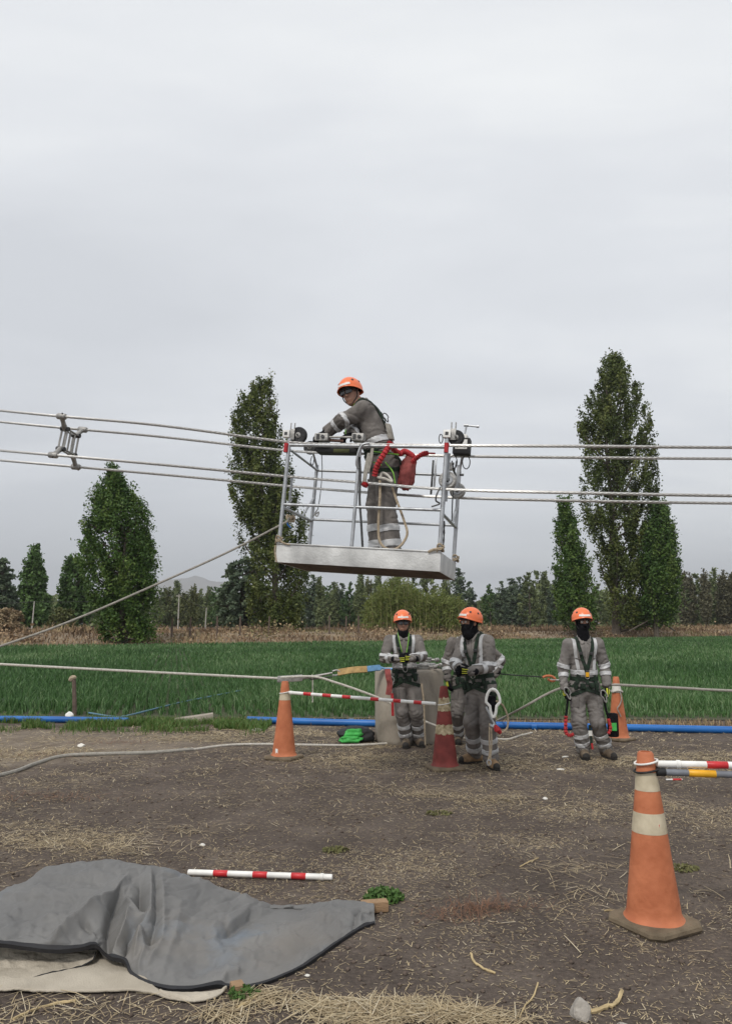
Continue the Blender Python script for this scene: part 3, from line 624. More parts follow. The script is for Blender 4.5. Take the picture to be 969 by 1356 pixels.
straws('straw_pile', x, y, .006, rng.uniform(.04, .2, n), rng.uniform(.002, .005, n), 'heap of pale straw lying in front of the tarpaulin corner', 'straw', stand=-.02)
x, y = pile([(60, 1342, .25), (100, 1336, .2), (10, 1352, .2), (170, 1345, .15), (90, 1120, 1.1), (150, 1128, .7), (30, 1110, .6), (560, 1050, .9), (650, 1058, .8), (480, 1042, .6), (760, 1150, .5), (250, 1100, .5), (800, 1190, .5)], 200, .28, .12); n = len(x)
straws('straw_wisps', x, y, .006, rng.uniform(.03, .16, n), rng.uniform(.002, .005, n), 'thin wisps of straw beside the tarpaulin', 'straw')
x, y = pile([(640, 1204, 1.2), (600, 1214, .5)], 230, .13, .05); n = len(x)
straws('red_dry_weed', x, y, .008, rng.uniform(.03, .12, n), rng.uniform(.0015, .003, n), 'flattened reddish brown dry weed on the soil', 'weed', 'reddish' if False else 'reddry', stand=.3)
x, y = pile([(150, 985, .8), (60, 1000, .5), (60, 1055, .8)], 260, .4, .12); n = len(x)
straws('brown_dry_weed', x, y, .006, rng.uniform(.03, .12, n), rng.uniform(.002, .004, n), 'flattened brown weeds on the pale trodden track', 'weed', 'reddry', stand=.2)
# soil clods
n = 4500; y = 3.0 + (rng.random(n) ** 1.2) * 7; x = rng.uniform(-1, 1, n) * (.55 * y + .4); s = np.minimum(rng.gamma(1.5, .004, n) + .003, .016)
oct_ = np.array([[1, 0, 0], [-1, 0, 0], [0, 1, 0], [0, -1, 0], [0, 0, .75], [0, 0, -.75]]); of = np.array([[0, 2, 4], [2, 1, 4], [1, 3, 4], [3, 0, 4], [2, 0, 5], [1, 2, 5], [3, 1, 5], [0, 3, 5]])
x, y, s = [q[~under_tarp(x, y)] for q in (x, y, s)]; n = len(x)
V = (oct_[None] * rng.uniform(.7, 1.3, (n, 6, 1)) * s[:, None, None] + np.stack([x, y, gh(x, y) + s * .25], 1)[:, None]).reshape(-1, 3)
tag(link('soil_clods', np_mesh('soil_clods', V, (of[None] + np.arange(n)[:, None, None] * 6).reshape(-1, 3), True), MAT['clod']), 'small dark clods of soil scattered over the ground', 'soil', kind='stuff')
# green weeds
def weed(px, py, rad, h, n, label, m_='weed'):
    p = G(px, py); a = rng.uniform(0, 6.28, n); r = rad * np.sqrt(rng.random(n)); z = h * rng.random(n) * (1 - (r / rad) ** 2 * .6)
    P = np.stack([r * np.cos(a), r * np.sin(a) * .7, z + .005], 1)
    Vw, Fw, Tw = leaf_quads(P, rng.normal(0, 1, (n, 3)) + np.array([0, -.3, .9]), rng.uniform(.012, .032, n), np.clip(rng.normal(.5, .22, n), 0, 1))
    base = Vector((p.x, p.y, ghs(p.x, p.y))); t = empty('weed', base, label, 'weed')
    link('leaves', np_mesh('leaves', Vw, Fw, False, Tw), MAT[m_], t)
    mb = MB()
    for k in range(9):
        q = P[rng.integers(0, n)]; mb.tube([base + Vector((0, 0, -.01)), base + Vector((q[0] * .5, q[1] * .5, q[2] * .7)), base + Vector(q)], .002, 4)
    mb.build('stems', MAT[m_], t)
weed(508, 1192, .12, .07, 520, 'leafy green weed growing by the end of the timber')
weed(322, 1322, .07, .04, 160, 'tiny green weed at the front corner of the tarpaulin')
weed(445, 1128, .1, .02, 140, 'flat patch of olive weed on the open soil', 'oliveweed')
weed(905, 1152, .1, .02, 160, 'flat olive weed behind the large cone', 'oliveweed')
weed(580, 1078, .12, .02, 110, 'sparse olive weed on the soil before the workers', 'oliveweed')
# stones, stalks, scraps
def stone(px, py, sx, sy, sz, name, label, mat, seed, cat='stone', rot=0.0):
    p = G(px, py); z = ghs(p.x, p.y); bm = bmesh.new(); bmesh.ops.create_icosphere(bm, subdivisions=3, radius=1); r_ = random.Random(seed); off = Vector((r_.random() * 9, r_.random() * 9, r_.random() * 9))
    for v in bm.verts:
        c = v.co.copy(); k = 1 + .35 * noise.noise(c * 1.1 + off) + .1 * noise.noise(c * 3 + off); c *= k
        for ax_ in (Vector((.6, .5, .7)), Vector((-.7, .2, .6)), Vector((.2, -.9, .4))):
            dd = c.dot(ax_.normalized()) - .72
            if dd > 0: c -= ax_.normalized() * dd * .85
        v.co = Vector((c.x * sx, c.y * sy, c.z * sz))
    me = bpy.data.meshes.new(name); bm.to_mesh(me); bm.free(); me.polygons.foreach_set('use_smooth', np.ones(len(me.polygons), bool)); me.set_sharp_from_angle(angle=R(28))
    o = link(name, me, MAT[mat]); o.location = (p.x, p.y, z + sz * .45); o.rotation_euler.z = rot; return tag(o, label, cat)
stone(769, 1349, .042, .04, .055, 'stone', 'pale blunt stone standing on the soil beside a split stalk', 'stone', 1)
stone(826, 1334 + 30, .03, .025, .015, 'stone', 'small flat white stone near the blunt stone', 'stone', 2)
stone(166, 1278, .034, .028, .024, 'stone', 'grey pebble tucked under the tarpaulin edge', 'stone', 3)
stone(407, 1292, .014, .01, .006, 'stone', 'white chip of stone in front of the tarpaulin', 'conewhite', 4)
stone(721, 1059, .025, .02, .014, 'scrap', 'crumpled white scrap on the soil in front of the workers', 'conewhite', 5, 'scrap')
stone(268, 1121, .022, .016, .012, 'scrap', 'white scrap on the soil behind the tarpaulin', 'conewhite', 6, 'scrap')
stone(108, 990, .05, .04, .03, 'scrap', 'pale crumpled plastic on the trodden track', 'conewhite', 7, 'scrap')
stone(741, 1019, .055, .022, .01, 'scrap', 'flat white strip lying before the man with hanging arms', 'conewhite', 8, 'scrap')
stone(748, 1003, .05, .02, .01, 'scrap', 'short white strip behind another strip near his boots', 'conewhite', 9, 'scrap', .5)
stone(340, 968, .1, .06, .03, 'stone', 'pale flat stone by the end of the blue pipe', 'stone', 10)
def stalk(pts, r, label, name='stalk'):
    r *= .72
    w = [G(px, py) for px, py in pts]; w = [Vector((p.x, p.y, ghs(p.x, p.y) + r * .9)) for p in w]; c = catmull(w, 5)
    c = [p + Vector((rng.normal(0, r * .2), rng.normal(0, r * .2), abs(rng.normal(0, r * .25)))) for p in c]
    tag(MB().tube(c, [r * (.75 + .5 * random.random()) for _ in c], 6).build(name, MAT['stick'], None, base=c[0]), label, 'stalk')
stalk([(623, 1262), (627, 1274), (640, 1284), (655, 1290)], .009, 'bent pale stalk lying alone on the soil')
stalk([(782, 1344), (806, 1338), (815, 1334), (824, 1318)], .012, 'split dry stalk leaning beside the blunt stone')
stalk([(688, 1352), (694, 1338), (706, 1322), (712, 1305)], .005, 'thin branched stalk standing beside the straw heap')
stalk([(18, 1352), (45, 1337), (75, 1330), (100, 1328)], .008, 'long yellow stalk in front of the beige canvas')
stalk([(314, 1338), (330, 1332), (342, 1322)], .012, 'pale husk lying by the corner of the tarpaulin')
stalk([(800, 1180 + 30), (815, 1208), (832, 1205)], .007, 'pale stalk against the large cone base')
stalk([(688, 1148), (700, 1143), (712, 1137)], .006, 'straight pale stalk in the middle of the open soil')

# ------------------------------------------------------------------ cones
def cone(px, py, Hc, label, bands, mat, yaw, dots=False, tilt=0.0):
    p = G(px, py); z0 = ghs(p.x, p.y) - .002; b = Vector((p.x, p.y, z0)); t = empty('traffic_cone', b, label, 'cone')
    k = Hc / .9; c, s_ = math.cos(yaw), math.sin(yaw); A = (Vector((c, s_, 0)), Vector((-s_, c, 0)), Vector((0, 0, 1)))
    h = .188 * k; cut = .05 * k; ring = [(h, -h + cut), (h, h - cut), (h - cut, h), (-h + cut, h), (-h, h - cut), (-h, -h + cut), (-h + cut, -h), (h - cut, -h)]
    mb = MB(); vs = []; lv = [(0, .97), (.016 * k, 1.02), (.032 * k, 1.0), (.042 * k, .95), (.046 * k, .72)]
    for z, q in lv: vs += [b + A[0] * (x * q) + A[1] * (y * q) + Vector((0, 0, z)) for x, y in ring]
    fs = [tuple(range(7, -1, -1))] + [(i * 8 + j, i * 8 + (j + 1) % 8, (i + 1) * 8 + (j + 1) % 8, (i + 1) * 8 + j) for i in range(4) for j in range(8)] + [tuple(32 + j for j in range(8))]
    mb.add(vs, fs).build('base', MAT['conebase'], t, smooth=True, angle=25)
    r0, r1 = .142 * k, .041 * k
    def rad(z): return r0 + (r1 - r0) * (z - .046 * k) / (Hc - .046 * k)
    z1 = .046 * k
    prof = [(r0 + .018, z1 - .004), (r0 + .006, z1 + .008), (rad(z1 + .03), z1 + .03)] + [(rad(z), z) for z in np.linspace(.1, Hc - .01, 14)] + [(r1 - .006, Hc), (r1 - .014, Hc), (r1 - .016, Hc - .05)]
    mb = MB().lathe(prof, b, 40); mb.v = [v + Vector((noise.noise(v * 3) * .004, noise.noise(v * 3 + Vector((5, 5, 5))) * .004, 0)) for v in mb.v]
    mb.build('body', MAT[mat], t)
    for (f0, f1, bm_) in bands:
        za, zb = f0 * Hc, f1 * Hc; mb = MB(); nn = 40; vs = []
        for i, z in enumerate((za, (za + zb) / 2, zb)):
            for j in range(nn):
                a = 2 * math.pi * j / nn; rr = rad(z) + .0012; jag = (.022 * (noise.noise(Vector((j * .9, z * 30, 3))) ) if bm_ == 'coneworn' and i != 1 else 0)
                vs.append(b + Vector((math.cos(a) * rr, math.sin(a) * rr, z + jag)))
        mb.add(vs, [(i * nn + j, i * nn + (j + 1) % nn, (i + 1) * nn + (j + 1) % nn, (i + 1) * nn + j) for i in range(2) for j in range(nn)])
        mb.v = [v + Vector((noise.noise(v * 3) * .004, noise.noise(v * 3 + Vector((5, 5, 5))) * .004, 0)) for v in mb.v]
        mb.build('reflective_sleeve', MAT[bm_], t)
    return t, b
c_near, b_near = cone(866, 1226, .9, 'large faded orange cone with two cream sleeves holding two poles', [(.777, .884, 'coneband'), (.536, .652, 'coneband')], 'cone', R(28))
c_left, b_left = cone(376, 1006, .9, 'clean orange cone with one cream sleeve near the concrete block', [(.757, .854, 'coneband')], 'cone', R(62))
c_red, b_red = cone(589, 1019, .9, 'dark red cone with two worn peeling sleeves', [(.70, .865, 'coneworn'), (.425, .54, 'coneworn')], 'conered', R(15))
c_back, b_back = cone(819, 980, .86, 'orange cone with white sleeve behind the man with hanging arms', [(.75, .862, 'conewhite')], 'cone', R(40))
# sticker on the clean cone, red scratch marks on the large one
q = b_left + Vector((-.075, -.112, .1)); MB().box(q, (.035, .004, .06), (Vector((.83, -.55, 0)), Vector((.55, .83, 0)), Vector((-.05, .1, .99)))).build('sticker', MAT['white'], c_left)
q = b_near + Vector((.022, -.0825, .525)); MB().box(q, (.004, .004, .022), (Vector((1, 0, 0)), Vector((0, 1, 0)), Vector((.2, .1, 1)).normalized())).build('paint_mark', MAT['polered'], c_near)
q = b_near + Vector((.003, -.0815, .534)); MB().box(q, (.003, .004, .1), (Vector((1, 0, 0)), Vector((0, 1, 0)), Vector((.0, .14, 1)).normalized())).build('seam', MAT['dkmetal'], c_near)

# ------------------------------------------------------------------ striped poles
def pole(name, label, a, b, r, bands, mw='white', mr='polered', steps=(), ring0=None, ring1=None, ringm='white', capm=None):
    a, b = Vector(a), Vector(b); d = (b - a).normalized(); Ln = (b - a).length
    t = empty(name, a.lerp(b, .0), label, 'pole')
    prof = []; x_ = d.orthogonal().normalized(); A = (x_, d.cross(x_), d)
    MB().lathe([(r * .8, 0), (r, .004), (r, Ln - .004), (r * .8, Ln)], a, 16, A).build('tube', MAT[mw], t)
    for (f0, f1) in bands: MB().lathe([(r + .0004, f0 * Ln), (r + .0012, f0 * Ln + .001), (r + .0012, f1 * Ln - .001), (r + .0004, f1 * Ln)], a, 16, A).build('painted_band', MAT[mr], t)
    for f in steps: MB().lathe([(r, f * Ln - .012), (r * 1.22, f * Ln - .008), (r * 1.22, f * Ln + .008), (r, f * Ln + .012)], a, 16, A).build('collar', MAT[mw], t)
    if capm: MB().lathe([(r * 1.1, -.002), (r * 1.2, .0), (r * 1.2, .045), (r * 1.1, .05)], a, 16, A).build('end_cap', MAT[capm], t)
    for rg in (ring0, ring1):
        if rg:
            c, rr = rg; MB().tube([Vector(c) + Vector((math.cos(2 * math.pi * k / 24) * rr, math.sin(2 * math.pi * k / 24) * rr, .012 * math.cos(2 * math.pi * k / 24))) for k in range(24)], .0055, 8, closed=True).build('hook_ring', MAT[ringm], t)
    return t
def cone_pt(b, z): return b + Vector((0, 0, z))
yl, yr = b_left.y, b_red.y
pa = D(382, 917, yl - .02); pb = D(577, 932, yr - .02)
pole('barrier_pole', 'red and white pole strung between the clean cone and the dark red cone', pa, pb, .019, [(.11, .165), (.245, .305), (.382, .44), (.575, .63), (.725, .775), (.86, .91)], steps=(.02, .5),
     ring0=(cone_pt(b_left, pa.z - b_left.z), .064), ring1=(cone_pt(b_red, pb.z - b_red.z), .068))
ga, gb = G(249, 1161), G(440, 1168); ga.z = ghs(ga.x, ga.y) + .022; gb.z = ghs(gb.x, gb.y) + .022
pole('barrier_pole', 'red and white pole lying on the soil behind the tarpaulin', ga, gb, .018, [(.18, .28), (.455, .555), (.72, .82)], steps=(.93,))
n0 = D(869, 1011.5, b_near.y - .02); n1 = D(1420, 1022, b_near.y - .25)
pole('barrier_pole', 'white pole with a red band hooked on the large cone', n0, n1, .0185, [(.125, .178), (.3, .35), (.47, .52), (.64, .69), (.81, .86)], steps=(.055,), ring0=(cone_pt(b_near, n0.z - b_near.z + .008), .06))
m0 = D(868, 1022, b_near.y - .03); m1 = D(1420, 1043, b_near.y - .26)
pole('barrier_pole', 'grey pole with a yellow band below the white pole', m0, m1, .0185, [(.082, .15), (.25, .32), (.42, .49), (.59, .66), (.76, .83)], 'polegrey', 'poleyel', ring0=(cone_pt(b_near, m0.z - b_near.z + .006), .066), ringm='black', capm='black')
q = G(893, 1034); ang = .05
pole('tape_scrap', 'short red and white scrap of pole lying behind the large cone', Vector((q.x - .09, q.y, ghs(q.x, q.y) + .008)), Vector((q.x + .08, q.y + .01, ghs(q.x, q.y) + .008)), .008, [(.4, .95)])

# ------------------------------------------------------------------ concrete block, hardware, slings
bb = D(542, 984, 10.82); bb = Vector((bb.x, 10.82, ghs(bb.x, 10.82) - .02)); RB, HB = .475, 1.0
blk = MB().lathe([(RB - .035, 0), (RB - .01, .03), (RB, .08), (RB + .006, .5), (RB + .004, HB - .05), (RB - .01, HB - .012), (RB - .03, HB)], bb, 56)
blk.v = [v + Vector((noise.noise(v * 4) * .008, noise.noise(v * 4 + Vector((3, 3, 3))) * .008, noise.noise(v * 5) * .004)) for v in blk.v]
blk = blk.build('concrete_block', MAT['concrete'], None, base=bb); tag(blk, 'waist-high round concrete anchor block behind a standing worker', 'block')
def damper(c, yaw, s, label):
    t = empty('spacer_fitting', c, label, 'fitting', 'spare spacer fittings on the block'); A = (Vector((math.cos(yaw), math.sin(yaw), 0)), Vector((-math.sin(yaw), math.cos(yaw), 0)), Vector((0, 0, 1)))
    mb = MB(); h = .1 * s
    for k in range(2):
        z = .022 + k * .035; loop = [c + A[0] * x * h + A[1] * y * h + Vector((0, 0, z)) for x, y in ((1, .6), (.6, 1), (-.6, 1), (-1, .6), (-1, -.6), (-.6, -1), (.6, -1), (1, -.6))]
        mb.tube(loop, .014, 6, closed=True)
    mb.build('frame', MAT['alu'], t)
    for sx, sy in ((1, 1), (1, -1), (-1, 1), (-1, -1)):
        e_ = c + A[0] * sx * h * 1.5 + A[1] * sy * h * 1.5 + Vector((0, 0, .04)); ar = MB().tube([c + A[0] * sx * h * .8 + A[1] * sy * h * .8 + Vector((0, 0, .04)), e_], .017, 8).build('arm', MAT['alu'], t)
        MB().disc(e_, A[0], .03, .06, 12).build('clamp', MAT['alu'], ar)
zt = bb.z + HB + .002
damper(Vector((bb.x + .16, bb.y - .2, zt)), .2, 1.0, 'cast metal spacer fitting lying on the concrete block')
damper(Vector((bb.x + .27, bb.y + .1, zt)), .9, .9, 'cast metal spacer fitting lying on the concrete block')
damper(Vector((bb.x + .2, bb.y - .1, zt + .085)), .5, .9, 'cast metal spacer fitting lying on the concrete block')
def rope(name, label, pts, r, mat, cat='rope', n=8, sm=6, group=None):
    c = catmull(pts, sm); o = MB().tube(c, r, n).build(name, MAT[mat], None, base=c[0]); return tag(o, label, cat, group)
rope('guy_cable', 'pale cable running from the left to the metal grip over the clean cone', [D(-330, 862, 10.6), D(0, 879.5, 10.5), D(180, 889, 10.45), D(372, 898.5, 10.4)], .016, 'ropepale', 'cable')
gr = [D(368, 899.5, 10.4), D(410, 897, 10.4), D(440, 891, 10.4)]
grip = empty('cable_grip', gr[0], 'grey metal grip joining the pale cable to the yellow sling', 'cable grip')
MB().box(gr[0].lerp(gr[1], .38), (.34, .05, .085), ((gr[1] - gr[0]).normalized(), Vector((0, 1, 0)), Vector((0, 0, 1)))).build('jaw', MAT['alu'], grip, bevel=.01)
MB().tube([gr[0].lerp(gr[1], .7), gr[1] + Vector((.05, 0, .01)), gr[2]], [.024, .02, .012], 8).build('shank', MAT['alu'], grip)
MB().tube([gr[1] + Vector((0, 0, -.03)), gr[1] + Vector((.2, 0, -.0)), gr[2] + Vector((0, 0, -.05))], .01, 6).build('lever', MAT['dkmetal'], grip)
MB().tube([D(413, 893, 10.4), D(414, 900, 10.4), D(414, 930, 10.4)], .008, 6).build('cord', MAT['ropepale'], grip)
shk = [gr[2] + Vector((.0, 0, .02)), gr[2] + Vector((.06, 0, .035)), gr[2] + Vector((.1, 0, .01)), gr[2] + Vector((.06, 0, -.03)), gr[2] + Vector((0, 0, -.03))]
MB().tube(catmull(shk, 5), .012, 8).build('shackle', MAT['alu'], grip)
sa = gr[2] + Vector((.07, 0, .005)); mid = D(486, 886, 10.42); eb = Vector((bb.x - .3, 10.5, bb.z + HB + .008))
sl1 = empty('lifting_sling', sa, 'yellow sling with a blue end wrapped over the concrete block', 'sling')
pts = catmull([sa, sa.lerp(mid, .5) + Vector((0, 0, .01)), mid], 5); MB().ribbon(pts, [Vector((0, -1, .35))] * len(pts), .09, .012).build('yellow_webbing', M('yellow sling', (.42, .28, .12), .85, 0, .3, 12, .3, 90), sl1)
pts = catmull([mid, mid.lerp(eb, .6) + Vector((0, 0, .02)), eb, eb + Vector((.35, .1, .004))], 5); MB().ribbon(pts, [Vector((0, -1, .5))] * 6 + [Vector((0, -.2, 1))] * (len(pts) - 6), .085, .012).build('blue_webbing', M('blue sling', (.14, .3, .5), .8, 0, .3, 12, .3, 90), sl1)
rope('tail_rope', 'stiff pale cable tail arching down in front of the concrete block', [D(372, 897, 10.3), D(415, 896, 10.28), D(445, 904, 10.25), D(480, 916, 10.22), D(512, 929, 10.2), D(560, 954, 10.15), D(590, 966, 10.2)], .015, 'ropepale', 'rope')
def gpath(pts, lift): return [Vector((G(px, py).x, G(px, py).y, ghs(G(px, py).x, G(px, py).y) + lift)) for px, py in pts]
rope('ground_hose', 'grey hose curving over the pale trodden track', gpath([(-60, 1042), (12, 1026), (48, 1012), (85, 1003), (145, 1000.5), (200, 999.5), (256, 995)], .017), .022, 'ropegrey', 'hose')
rope('ground_rope', 'pale rope lying across the soil behind the cones', gpath([(256, 995), (300, 989), (345, 988), (420, 988), (470, 987.5), (528, 984), (570, 981), (600, 978)], .014), .016, 'ropepale', 'rope')
rope('ground_rope', 'short curl of pale rope behind the turned worker', gpath([(612, 978), (650, 980), (672, 981), (688, 976), (704, 972)], .012), .013, 'ropepale', 'rope')
rope('slack_cable', 'thick grey cable rising behind the turned worker to the man with hanging arms', [G(655, 956, .03), D(690, 938, 10.6), D(722, 920, 10.5), D(748, 910, 10.45), D(790, 907, 10.4), D(820, 907, 10.4)], .017, 'ropegrey', 'cable')
rope('guy_cable', 'pale cable leading off past the cone with white sleeve', [D(812, 906.5, 10.42), D(900, 911, 10.3), D(980, 915, 10.2), D(1300, 925, 10.0)], .017, 'ropegrey', 'cable')
rope('black_cord', 'thin black cord stretched above the crop to the orange hook', [D(572, 884, 10.7), D(640, 889, 10.55), D(668, 893, 10.5), D(718, 896.5, 10.45)], .008, 'black', 'cord')
hk = D(718, 897, 10.45); hook = empty('orange_hook', hk, 'rusty orange hook at the end of the black cord', 'hook')
MB().tube(catmull([hk, hk + Vector((.06, 0, .02)), hk + Vector((.13, 0, .012)), hk + Vector((.17, 0, -.03)), hk + Vector((.12, 0, -.05)), hk + Vector((.07, 0, -.02))], 5), .017, 8).build('hook_body', M('orange hook', (.45, .14, .06), .6, .2, .3, 20, .2, 60), hook)
MB().tube([hk + Vector((.1, 0, -.03)), hk + Vector((.3, -.02, -.04))], .012, 8).build('rod', MAT['alu'], hook)
# loops of cord on the rear cone
cc = b_back + Vector((0, 0, .66)); kn = empty('tied_cord', cc, 'grey cord tied round the neck of the rear cone', 'cord')
MB().tube([cc + Vector((math.cos(a) * .078, math.sin(a) * .078, .01 * math.sin(3 * a))) for a in np.linspace(0, 6.1, 20)], .01, 6, closed=True).build('loop', MAT['ropegrey'], kn)
MB().tube(catmull([cc + Vector((.02, -.085, 0)), cc + Vector((.03, -.1, -.09)), cc + Vector((.0, -.11, -.17)), cc + Vector((-.04, -.12, -.22)), cc + Vector((-.02, -.125, -.28)), cc + Vector((.0, -.13, -.33))], 5), .008, 6).build('tail', MAT['ropegrey'], kn)

# ------------------------------------------------------------------ blue pipes and the things along them
def pipe(label, pts, r, group=None, coll=(), mat='blue'):
    t = empty('blue_pipe', pts[0], label, 'pipe', group); MB().tube(catmull(pts, 6), r, 16).build('pipe', MAT[mat], t)
    for f in coll:
        a = pts[0].lerp(pts[-1], f); d = (pts[-1] - pts[0]).normalized(); MB().tube([a - d * .04, a + d * .04], r * 1.14, 16).build('coupling', M('grey collar', (.1, .11, .14), .5) if f == coll[0] else MAT['blue'], t)
    return t
rp = .053
pipe('long straight blue irrigation pipe running behind the workers', [G(328, 953, rp), G(480, 957.5, rp), G(700, 961, rp), G(980, 967, rp), G(1250, 975, rp)], rp, None, (.17, .45))
pipe('left length of blue irrigation pipe lying in the verge grass', [G(-160, 951, rp), G(0, 952, rp), G(90, 953, rp), G(170, 954.5, rp)], .05)
pipe('thin pale blue hose leading diagonally into the crop', [G(118, 944, .05), G(150, 949, .05), G(165, 948.5, .05), G(200, 940, .08), G(240, 930, .12), G(275, 923, .14), G(320, 914, .15)], .015, mat='bluepale')
pw = G(97, 948); pb_ = Vector((pw.x, pw.y, 0)); ps = empty('marker_post', pb_, 'short brown wooden post with a pale knob beside the blue pipe', 'post')
MB().tube([pb_ + Vector((.03, 0, -.05)), pb_ + Vector((.01, 0, .3)), pb_ + Vector((-.02, 0, .62))], [.042, .038, .036], 8).build('stake', MAT['postwood'], ps)
MB().tube(catmull([pb_ + Vector((-.09, 0, .6)), pb_ + Vector((-.05, 0, .65)), pb_ + Vector((.02, 0, .66))], 4), [.03, .04, .045, .045, .045, .045, .04, .036, .02], 8).build('knob', MAT['rope'], ps)
stone(92, 950, .07, .05, .075, 'plastic_bag', 'crumpled white plastic bag at the foot of the wooden post', 'white', 15, 'bag')
sp = G(257, 957); spb = Vector((sp.x, sp.y, ghs(sp.x, sp.y)))
o = MB().box(spb + Vector((0, 0, .05)), (.62, .2, .12), (Vector((.96, .2, .12)).normalized(), Vector((-.2, .98, 0)).normalized(), Vector((-.1, 0, 1)).normalized())).build('concrete_slab', MAT['concrete'], None, base=spb, bevel=.01); tag(o, 'broken concrete slab lying on the verge grass', 'slab')
# black and green kit bag
kb = G(470, 981); kb = Vector((kb.x, kb.y, ghs(kb.x, kb.y))); kit = empty('kit_bag', kb, 'limp black and green kit bag on the soil beside the concrete block', 'bag')
def lump(name, mat, c, sx, sy, sz, par, seed, amp=.25):
    bm = bmesh.new(); bmesh.ops.create_icosphere(bm, subdivisions=4, radius=1); off = Vector((seed * 1.7, seed * .9, seed))
    for v in bm.verts:
        p = v.co; k = 1 + amp * noise.noise(p * 1.5 + off) + amp * .5 * noise.noise(p * 4 + off); q = Vector((math.copysign(abs(p.x) ** .7, p.x) * sx, math.copysign(abs(p.y) ** .7, p.y) * sy, p.z * sz)) * k
        if q.z < -sz * .55: q.z = -sz * .55
        v.co = Vector(c) + q - kb
    me = bpy.data.meshes.new(name); bm.to_mesh(me); bm.free(); me.polygons.foreach_set('use_smooth', np.ones(len(me.polygons), bool)); return link(name, me, MAT[mat], par)
lump('bag_body', 'black', kb + Vector((.02, .03, .07)), .25, .14, .12, kit, 2)
lump('green_panel', 'green', kb + Vector((-.01, -.06, .095)), .13, .08, .075, kit, 5, .4)
lump('green_flap', 'green', kb + Vector((-.06, -.15, .04)), .15, .06, .05, kit, 8, .4)
# ------------------------------------------------------------------ tarpaulin over a low heap
def PT(px, py, Yd): return np.array(D(px, py, Yd))
# stations along the tarpaulin: (front edge px,py,Y), (shoulder px,py,Y), (crest px,py,Y), back ground Y
ST_ = [((-190, 1252, 3.72), (-190, 1238, 3.84), (-190, 1190, 4.30), 4.75),
       ((-120, 1250, 3.74), (-120, 1230, 3.88), (-120, 1186, 4.32), 4.80),
       ((-50, 1249, 3.76), (-45, 1225, 3.92), (-30, 1192, 4.34), 4.85),
       ((0, 1250, 3.77), (5, 1222, 3.92), (20, 1174, 4.36), 4.86),
       ((40, 1255, 3.78), (42, 1225, 3.93), (60, 1151, 4.38), 4.88),
       ((75, 1258, 3.78), (80, 1222, 3.93), (95, 1142, 4.40), 4.92),
       ((108, 1255, 3.80), (112, 1215, 3.96), (130, 1140, 4.42), 4.94),
       ((128, 1251, 3.83), (136, 1212, 3.98), (160, 1142, 4.43), 4.94),
       ((146, 1266, 3.80), (155, 1222, 3.97), (182, 1145, 4.43), 4.94),
       ((165, 1272, 3.76), (174, 1228, 3.95), (205, 1148, 4.43), 4.94),
       ((175, 1292, 3.70), (190, 1235, 3.93), (225, 1155, 4.43), 4.94),
       ((200, 1306, 3.62), (220, 1245, 3.93), (255, 1166, 4.44), 4.95),
       ((245, 1311, 3.58), (265, 1255, 3.93), (290, 1178, 4.46), 4.95),
       ((290, 1305, 3.62), (300, 1262, 3.92), (325, 1190, 4.50), 4.94),
       ((330, 1314, 3.60), (340, 1268, 3.92), (352, 1201, 4.52), 4.93),
       ((372, 1298, 3.70), (376, 1258, 3.99), (380, 1206, 4.52), 4.86),
       ((410, 1275, 3.86), (412, 1245, 4.10), (412, 1199, 4.52), 4.80),
       ((445, 1250, 4.06), (445, 1228, 4.26), (443, 1195, 4.55), 4.74),
       ((475, 1231, 4.26), (474, 1215, 4.36), (470, 1193, 4.5), 4.66),
       ((497, 1222, 4.34), (496, 1211, 4.40), (495, 1196, 4.47), 4.6)]
C4 = np.array([[PT(*a), PT(*b), PT(*c), PT(c[0] + 3, 0, 1) * 0] for a, b, c, k in ST_])
for i, (a, b, c, k) in enumerate(ST_): kg = G(c[0], c[1]).y; k = min(k, max(c[2] + .02, kg - .08)); C4[i, 3] = [C4[i, 2, 0] * k / C4[i, 2, 1] * .99, k, .01]
def spl(Pc, m):
    n = len(Pc); t = np.linspace(0, n - 1, m); i = np.clip(t.astype(int), 0, n - 2); f = (t - i)[:, None]
    g_ = lambda k: Pc[np.clip(k, 0, n - 1)]
    a, b, c, d = g_(i - 1), g_(i), g_(i + 1), g_(i + 2)
    return .5 * ((2 * b) + (c - a) * f + (2 * a - 5 * b + 4 * c - d) * f ** 2 + (3 * b - a - 3 * c + d) * f ** 3)
NS, NT = 420, 150
cols_ = [spl(C4[:, k], NS) for k in range(4)]
S = np.stack(cols_, 1)                                    # NS x 4 x 3
tt = np.concatenate([np.linspace(0, 1, 30, endpoint=False), np.linspace(1, 2, 75, endpoint=False), np.linspace(2, 3, NT - 105)])
ii = np.clip(tt.astype(int), 0, 2); ff = (tt - ii)[None, :, None]
def gk(k): return S[:, np.clip(k, 0, 3)]
a, b, c, d = gk(ii - 1), gk(ii), gk(ii + 1), gk(ii + 2)
